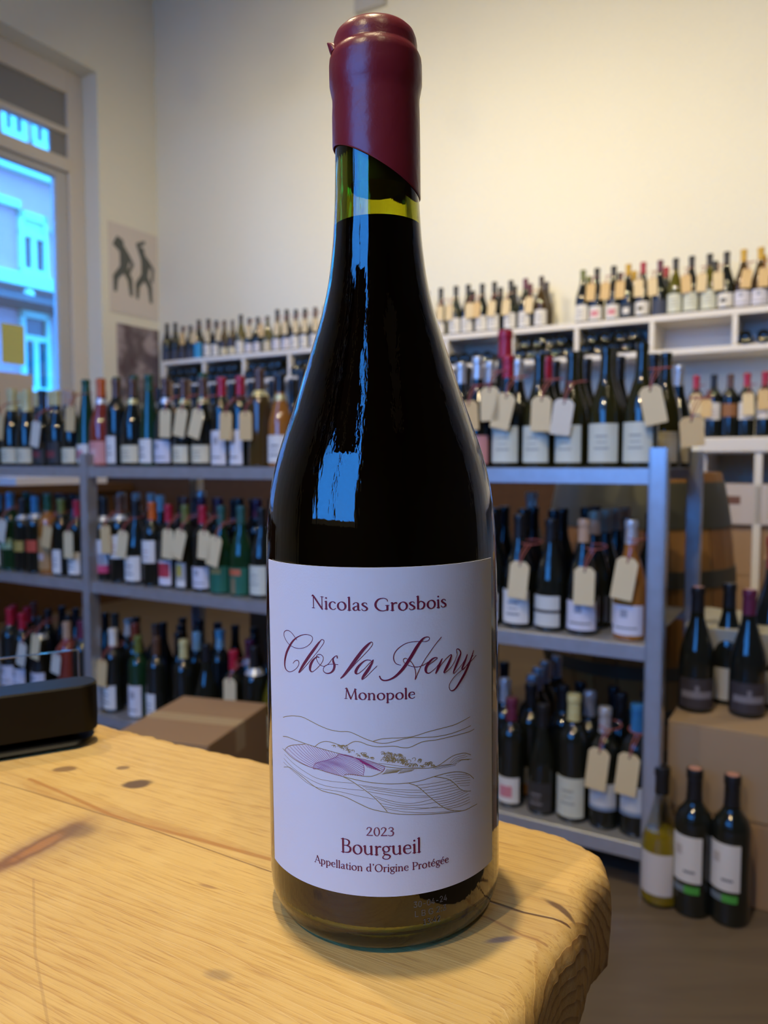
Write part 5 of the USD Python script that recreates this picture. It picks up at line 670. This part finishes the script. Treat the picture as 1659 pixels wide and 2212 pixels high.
part('apron', box(-1.05, -.06, -.49, -.07, -.14, -TK + .0005), bench_w, tb)

# ------------------------------------------------------------------ black tray-like device at the left of the table
dv_m = plain('device_black', (.005, .004, .003), .4, spec=.2); dv_top = plain('device_gloss', (.006, .006, .007), .03, coat=.6)
dv = thing('display_tray', 'low black box with a clear plate behind its front, on the left of the table', 'device', BASE + np.array([-.1545 - BASE[0], .4105 - BASE[1], .0024 + .0119 * -.155]), rotz=27.0, tilt=LEAN)
def slabf(x0, x1, y0, y1, rr, lev):
    vs, fs, n_ = [], [], 0
    for ins, z in lev:
        pl = shapely.box(x0 + rr + ins, y0 + rr + ins, x1 - rr - ins, y1 - rr - ins).buffer(rr, 10); c_ = np.array(pl.exterior.coords[:-1]); n_ = len(c_); vs += [(a, b, z) for a, b in c_]
    for j in range(len(lev) - 1):
        for i in range(n_): k = (i + 1) % n_; a, b, c, d = j * n_ + i, j * n_ + k, (j + 1) * n_ + k, (j + 1) * n_ + i; fs += [(a, b, c), (a, c, d)]
    fs += [(0, i + 1, i) for i in range(1, n_ - 1)] + [((len(lev) - 1) * n_, (len(lev) - 1) * n_ + i, (len(lev) - 1) * n_ + i + 1) for i in range(1, n_ - 1)]
    m_ = trimesh.Trimesh(np.array(vs), np.array(fs), process=False); m_.fix_normals(); return m_
part('body', slabf(-.30, 0, 0, .022, .0095, [(.004, 0.0), (.002, .002), (.0004, .006), (0, .014), (0, .0305), (.0008, .0315)]), dv_m, dv, smooth=30)
part('base_plate', slabf(-.30, 0, .0225, .085, .006, [(.002, .001), (0, .003), (0, .006)]), dv_m, dv)
part('clear_plate', slabf(-.298, -.004, .060, .0625, .001, [(0, .0062), (0, .0375), (.0003, .038)]), plain('clear_plastic', (.95, .97, .98), 0.0, trans=1.0, ior=1.3), dv, 'clear upright plastic plate', smooth=30)
for a, b in ((-.27, .005), (-.06, .005), (-.27, .05), (-.06, .05)): part('foot', box(a, a + .02, b, b + .012, -.0024, .0015), dv_m, dv)

# ------------------------------------------------------------------ the big bottle
wb = thing('wine_bottle', 'large red wine bottle with maroon wax seal and white label, standing on the table', 'bottle', BASE + np.array([0, 0, .0003]), tilt=LEAN)
OUT = [(.0, .020), (.010, .0185), (.020, .012), (.027, .003), (.0305, .0004), (.0335, 0), (.0360, .0009), (.0380, .0030), (.0394, .0065), (.0400, .011), (.04005, .020), (.04005, .04), (.0400, .07), (.0398, .10), (.0394, .122), (.0390, .131), (.0383, .138), (.0371, .1452), (.0351, .1533), (.0325, .1611), (.0296, .1693), (.0261, .1796), (.0226, .1905), (.0192, .2015), (.0169, .2115), (.01565, .2203), (.0150, .2264), (.01460, .2325), (.01430, .238), (.01410, .244), (.01385, .255), (.01375, .268), (.0137, .284), (.0125, .2855)]
INN = [(.0098, .2855), (.0098, .255), (.0100, .243), (.0104, .236), (.0110, .2295), (.0120, .2205), (.0134, .2115), (.0158, .2015), (.0193, .1905), (.0229, .1796), (.0265, .1693), (.0294, .1611), (.0320, .1533), (.0340, .1452), (.0352, .138), (.0361, .128), (.0368, .10), (.0370, .07), (.03715, .02), (.0366, .0105), (.0335, .0058), (.0285, .0062), (.0205, .0150), (.010, .0215), (0, .023)]
g = Graph(); oc2 = g.n('texture_coordinate', 'object')
b1 = g.n('noise_texture', 'fac', vector=g.n('mapping', 'vector', vector=oc2, scale=(420, 420, 7)), scale=1.0, detail=3.0); b2 = g.n('noise_texture', 'fac', vector=g.n('mapping', 'vector', vector=oc2, scale=(60, 60, 12)), scale=1.0, detail=2.0)
bm = g.n('bump', 'normal', height=g.m('add', g.m('multiply', b1, .35), b2), strength=.24, distance=.0012)
MAT['bottle_glass'] = g.done('bottle_glass', g.n('principled_bsdf', 'BSDF', base_color=(.84, .80, .17), roughness=0.0, transmission_weight=1.0, ior=1.52, coat_weight=.35, coat_roughness=.01, coat_ior=1.6, normal=bm, coat_normal=bm), g.n('absorption_volume', 'volume', color=(.60, .65, .10), density=190.0))
def resample(prof, step):
    p = smooth_path([(a, b, 0) for a, b in prof], step); return [(max(0.0, q[0]), q[1]) for q in p]
shell = OUT[:1] + resample(OUT[1:-1], .003) + OUT[-1:] + INN[:1] + resample(INN[1:-1], .003) + INN[-1:]
gb = part('glass_body', lathe(shell, 128), MAT['bottle_glass'], wb, smooth=50)
part('wine', lathe([(0, .0226), (.010, .0211)] + [(r + .0004, z) for r, z in INN[::-1][2:] if z < .2295] + [(.0112, .2310), (.0105, .2306), (0, .2304)], 96), plain('red_wine', (.004, .0008, .0012), .3, spec=.0), wb, 'dark red wine, filled into the neck')
part('cork', lathe([(0, .2425), (.0094, .2425), (.00985, .2432), (.00985, .285), (0, .285)], 48), plain('cork_dark', (.075, .055, .022), .7), wb)
# wax seal: its lower edge is cut on a slant
wax = plain('wax', (.20, .014, .020), .33, spec=.5, bump=.10, scale=260)
na = 128; ang = np.linspace(0, 2 * math.pi, na, endpoint=False)
WP = [(.0146, .256), (.01455, .2700), (.0146, .2722), (.0150, .2742), (.01535, .2762), (.0154, .279), (.01538, .2826), (.0152, .2843), (.0147, .2855), (.0142, .2862), (.01395, .2870), (.0139, .2890), (.01365, .2908), (.0130, .2925), (.0118, .2937), (.0095, .2943), (.005, .2946), (0, .2946)]
cut = lambda a: .2475 - .00850 * math.sin(a)
v, f = [], []
rows = [[(.0139, cut(a) + .0006) for a in ang], [(.0144, cut(a)) for a in ang], [(.0147, cut(a) + .0005) for a in ang]]
rows += [[(.0147, cut(a) + (.2700 - cut(a)) * t) for a in ang] for t in (.25, .5, .75)] + [[(r + .00025 * (meshkit.noise(np.array([math.sin(a) * 2, math.cos(a) * 2, z * 90]), 3) - .5), z) for a in ang] for r, z in WP[1:-1]]
for rw in rows: v += [(r * math.sin(a), -r * math.cos(a), z) for (r, z), a in zip(rw, ang)]
for j in range(len(rows) - 1):
    for i in range(na): k = (i + 1) % na; a, b, c, d = j * na + i, j * na + k, (j + 1) * na + k, (j + 1) * na + i; f += [(a, b, c), (a, c, d)]
v.append((0, 0, .2946)); f += [((len(rows) - 1) * na + i, (len(rows) - 1) * na + (i + 1) % na, len(v) - 1) for i in range(na)]
wx = part('wax_seal', trimesh.Trimesh(np.array(v), np.array(f), process=False), wax, wb, 'maroon wax seal with slanted lower edge', smooth=60)
part('pull_tab', tube([(-.0132, -.002, .2872), (-.0141, -.002, .2882), (-.0149, -.002, .2890), (-.0158, -.002, .2897)], [.0021, .0016, .0010, .0002], 10), wax, wx)
# label and its print
RL = .04025
g = Graph(); ln = g.n('noise_texture', 'fac', vector=g.n('texture_coordinate', 'object'), scale=1400.0, detail=3.0)
MAT['label_paper'] = g.done('label_paper', g.n('principled_bsdf', 'BSDF', base_color=(.70, .69, .685), roughness=.75, specular_ior_level=.25, normal=g.n('bump', 'normal', height=ln, strength=.12, distance=.0003)))
lbp = part('label', wrap(.03995, RL, -1.147, 1.078, .0200, .1203, 96, 4), MAT['label_paper'], wb, 'white paper label', smooth=30)
def on_label(poly_mesh, lift=.00004, r=RL):   # flat (s, z, h) to the bottle's surface
    v = poly_mesh.vertices; a = v[:, 0] / RL; rr = r + lift + v[:, 2]
    return trimesh.Trimesh(np.stack([rr * np.sin(a), -rr * np.cos(a), v[:, 1]], 1), poly_mesh.faces, process=False)
def printed(shape, h=.00006, size=.0012):
    m = extrude(shape, h); v, f = trimesh.remesh.subdivide_to_size(m.vertices, m.faces, size, max_iter=8); return on_label(trimesh.Trimesh(v, f, process=False))
maroon = plain('print_maroon', (.15, .004, .032), .6); gold = plain('print_gold', (.34, .235, .06), .5); violet = plain('print_violet', (.32, .012, .14), .6)
# a humanist serif drawn with strokes: unit = capital height
def E(cx, cy, rx, ry, w0=.13, w1=.05): return [(cx + rx * math.sin(t), cy + ry * math.cos(t), w1 + (w0 - w1) * abs(math.sin(t + .25)) ** 1.3) for t in np.linspace(0, 2 * math.pi, 25)]
def st(x_, y0, y1, w=.12): return [(x_, y0, w), (x_, y1, w)]
def sf(x_, y_, a=.10, w=.045): return [(x_ - a, y_ + w * .3, w), (x_ + a, y_ + w * .3, w)]
def fl_(x_, y_): return [(x_ - .10, y_ - .07, .035), (x_ - .03, y_ - .03, .075), (x_, y_ - .06, .10)]
EE = [[(.10, .36, .04), (.50, .37, .045)], [(.5, .37, .05), (.46, .56, .09), (.3, .64, .05), (.13, .54, .1), (.08, .33, .13), (.13, .12, .11), (.3, .0, .05), (.44, .04, .045), (.52, .13, .03)]]
GL = {
    'N': (.90, [st(.12, 0, 1, .05), [(.08, 1, .10), (.14, .97, .12), (.72, .06, .12), (.75, 0, .10)], st(.76, 0, 1, .05), sf(.12, 0), sf(.76, .96), sf(.06, .96, .07)]),
    'i': (.28, [st(.14, 0, .62), fl_(.14, .66), sf(.14, 0), [(.14, .9, .13), (.141, .9, .13)]]),
    'c': (.54, [[(.46, .53, .08), (.40, .60, .08), (.28, .64, .05), (.13, .53, .11), (.08, .32, .13), (.13, .12, .11), (.29, .0, .05), (.42, .04, .045), (.5, .13, .03)]]),
    'o': (.66, [E(.33, .32, .25, .33)]), 'l': (.28, [st(.14, 0, 1.04), fl_(.14, 1.08), sf(.14, 0)]),
    'a': (.56, [[(.10, .50, .07), (.16, .59, .05), (.28, .64, .05), (.39, .58, .10), (.41, .45, .12), (.41, .12, .12), (.46, .02, .07), (.55, .04, .035)], [(.41, .38, .04), (.27, .34, .05), (.12, .22, .11), (.11, .12, .12), (.18, .0, .07), (.30, .03, .045), (.41, .14, .04)]]),
    's': (.46, [[(.37, .50, .035), (.34, .60, .05), (.22, .64, .05), (.10, .56, .1), (.11, .45, .11), (.24, .34, .13), (.37, .22, .12), (.37, .1, .1), (.24, .0, .05), (.10, .03, .05), (.05, .14, .035)]]),
    'G': (.96, [[(.82, .74, .03), (.78, .90, .05), (.56, 1.0, .05), (.26, .9, .1), (.09, .6, .13), (.11, .3, .13), (.3, .05, .1), (.56, -.01, .05), (.80, .08, .06)], st(.81, .05, .40, .12), sf(.81, .40, .11)]),
    'r': (.44, [st(.14, 0, .60), fl_(.14, .66), sf(.14, 0), [(.15, .42, .04), (.25, .58, .07), (.36, .61, .11), (.39, .59, .10)]]),
    'b': (.66, [st(.13, .04, 1.04), fl_(.13, 1.08), [(.13, .48, .04), (.30, .64, .06), (.50, .52, .11), (.55, .32, .13), (.47, .1, .1), (.29, -.0, .05), (.13, .06, .05)]]),
    'M': (1.08, [[(.14, 0, .05), (.20, 1, .05)], [(.18, 1, .10), (.22, .96, .12), (.50, .08, .12), (.53, .02, .06)], [(.53, .03, .05), (.86, .98, .05)], [(.86, 1, .11), (.93, 0, .12)], sf(.14, 0), sf(.93, 0), sf(.15, .96, .06), sf(.92, .96, .06)]),
    'n': (.68, [st(.14, 0, .60), fl_(.14, .66), sf(.14, 0), [(.15, .46, .04), (.28, .60, .06), (.42, .62, .09), (.51, .46, .12), (.51, .0, .12)], sf(.51, 0)]),
    'p': (.68, [st(.14, -.30, .60), fl_(.14, .66), sf(.14, -.31), [(.15, .48, .04), (.32, .64, .06), (.52, .53, .11), (.57, .33, .13), (.49, .1, .1), (.31, -.0, .05), (.15, .07, .05)]]),
    'e': (.58, EE), 'é': (.58, EE + [[(.24, .76, .035), (.33, .86, .07), (.41, .96, .10)]]),
    'g': (.58, [E(.27, .42, .19, .21, .11, .05), [(.42, .58, .05), (.52, .63, .06), (.58, .61, .06)], [(.18, .24, .05), (.12, .14, .06), (.20, .05, .10), (.42, .0, .10), (.52, -.12, .09), (.42, -.27, .05), (.24, -.31, .05), (.07, -.22, .07), (.10, -.08, .05), (.2, .02, .04)]]),
    'u': (.68, [[(.13, .62, .12), (.13, .2, .12), (.22, .03, .08), (.36, .03, .05), (.52, .16, .04)], st(.52, .03, .62), fl_(.13, .66), fl_(.52, .66), [(.52, .05, .10), (.62, .02, .035)]]),
    'B': (.76, [st(.18, 0, 1), [(.17, .98, .045), (.40, .98, .05), (.57, .88, .1), (.56, .66, .1), (.42, .54, .05), (.18, .53, .04)], [(.38, .54, .045), (.60, .46, .1), (.67, .28, .13), (.57, .08, .1), (.36, .02, .05), (.17, .02, .045)], [(.06, .02, .045), (.2, .02, .045)], [(.06, .98, .045), (.2, .98, .045)]]),
    'A': (.84, [[(.09, 0, .05), (.40, .98, .05)], [(.40, 1, .08), (.44, .93, .12), (.77, 0, .12)], [(.2, .36, .045), (.62, .36, .045)], sf(.09, 0), sf(.77, 0)]),
    't': (.40, [[(.18, .82, .04), (.18, .64, .11), (.18, .16, .12), (.25, .02, .08), (.38, .05, .04)], [(.04, .61, .045), (.36, .61, .045)]]),
    'd': (.68, [[(.48, .56, .05), (.34, .64, .05), (.13, .52, .11), (.09, .3, .13), (.15, .1, .11), (.29, -.0, .06), (.48, .14, .045)], st(.50, .05, 1.04), fl_(.50, 1.08), [(.50, .05, .10), (.61, .02, .035)]]),
    "'": (.24, [[(.13, 1.0, .13), (.15, .92, .09), (.08, .80, .03)]]), 'O': (.96, [E(.48, .5, .38, .50)]),
    'P': (.70, [st(.18, 0, 1), [(.17, .98, .045), (.42, .98, .05), (.62, .86, .11), (.63, .70, .12), (.54, .5, .08), (.34, .45, .045), (.2, .47, .04)], sf(.18, 0, .12), [(.06, .98, .045), (.2, .98, .045)]]),
    '2': (.58, [[(.07, .72, .06), (.12, .86, .06), (.27, .94, .06), (.42, .82, .11), (.41, .64, .11), (.28, .38, .08), (.07, .07, .05)], [(.06, .05, .09), (.53, .05, .09)]]),
    '0': (.58, [E(.29, .47, .21, .46, .11, .05)]), '3': (.56, [[(.08, .78, .05), (.16, .90, .06), (.28, .94, .06), (.42, .82, .1), (.40, .64, .09), (.22, .53, .045)], [(.22, .53, .045), (.42, .43, .1), (.46, .24, .12), (.37, .06, .08), (.18, .0, .06), (.04, .07, .06)]]),
}
def serif(text, s0, s1, zb, cap_h):
    xx, shapes = 0.0, []
    for ch in text:
        if ch == ' ': xx += .34; continue
        adv, strokes = GL[ch]
        for q in strokes:
            pth = smooth_path(q, .05) if len(q) > 2 else np.array(q); shapes.append(affinity.translate(pen(pth), xx, 0))
        xx += adv + .02
    sh = unary_union(shapes); x0, _, x1, _ = sh.bounds; k = (s1 - s0) / (x1 - x0)
    sh = affinity.affine_transform(sh, [k, 0, 0, cap_h, s0 - x0 * k, zb]).simplify(.00001); return printed(sh)
part('name_print', serif('Nicolas Grosbois', -.0223, .0205, .1075, .00373), maroon, lbp); part('class_print', serif('Monopole', -.01157, .00979, .08073, .00309), maroon, lbp)
part('year_print', serif('2023', -.0054, .0030, .03898, .00281), plain('print_rose', (.22, .04, .07), .6), lbp); part('region_print', serif('Bourgueil', -.01341, .01123, .03309, .00427), maroon, lbp)
part('appellation_print', serif("Appellation d'Origine Protégée", -.02294, .02062, .02789, .00227), maroon, lbp)
part('title_print', printed(unary_union([pen(smooth_path([(s / 1e5, z / 1e5, max(w * 1.25, 13) / 1e5) for s, z, w in q], .0004)) for q in SCRIPT]).simplify(.000008)), maroon, lbp, 'flowing script title')
def ribbons(lines, w, step=.0006, lift=.00004):
    vs, fs = [], []
    for q in lines:
        p = smooth_path([(a / 1e5, b / 1e5) for a, b in q], step); t = np.gradient(p, axis=0); t /= np.linalg.norm(t, axis=1, keepdims=True) + 1e-12; nn = np.stack([-t[:, 1], t[:, 0]], 1) * w / 2; o = len(vs)
        for a, b in zip(p, nn): vs += [(a[0] + b[0], a[1] + b[1], 0), (a[0] - b[0], a[1] - b[1], 0)]
        for i in range(len(p) - 1): k = o + 2 * i; fs += [(k, k + 1, k + 3), (k, k + 3, k + 2)]
    return on_label(trimesh.Trimesh(np.array(vs), np.array(fs), process=False), lift)
part('landscape_print', cat(ribbons(GOLD, .00020), ribbons(FINE, .00012, lift=.00003), ribbons(TREES, .00013, lift=.00005)), gold, lbp, 'golden line drawing of hills and vines', smooth=False)
part('vineyard_print', ribbons(PURPLE, .00011, lift=.00006), violet, lbp, 'violet lines of the vineyard', smooth=False)
code_m = plain('print_grey', (.10, .095, .085), .6)
def code(text, s0, s1, z):
    m = meshkit.text_mesh(text, .0019, depth=.00004); v = m.vertices; m.vertices = v * [(s1 - s0) / (v[:, 0].max() - v[:, 0].min()), 1, 1] + [s0, z, 0]; return on_label(m, .0, .0401)
part('lot_code', cat(code('30-04-24', .0087, .0199, .0158), code('L B G 2:3', .0090, .0196, .0128), code('13:42', .0116, .0174, .0098)), code_m, gb, 'small grey date code printed near the base', smooth=False)
print('bottles', count)
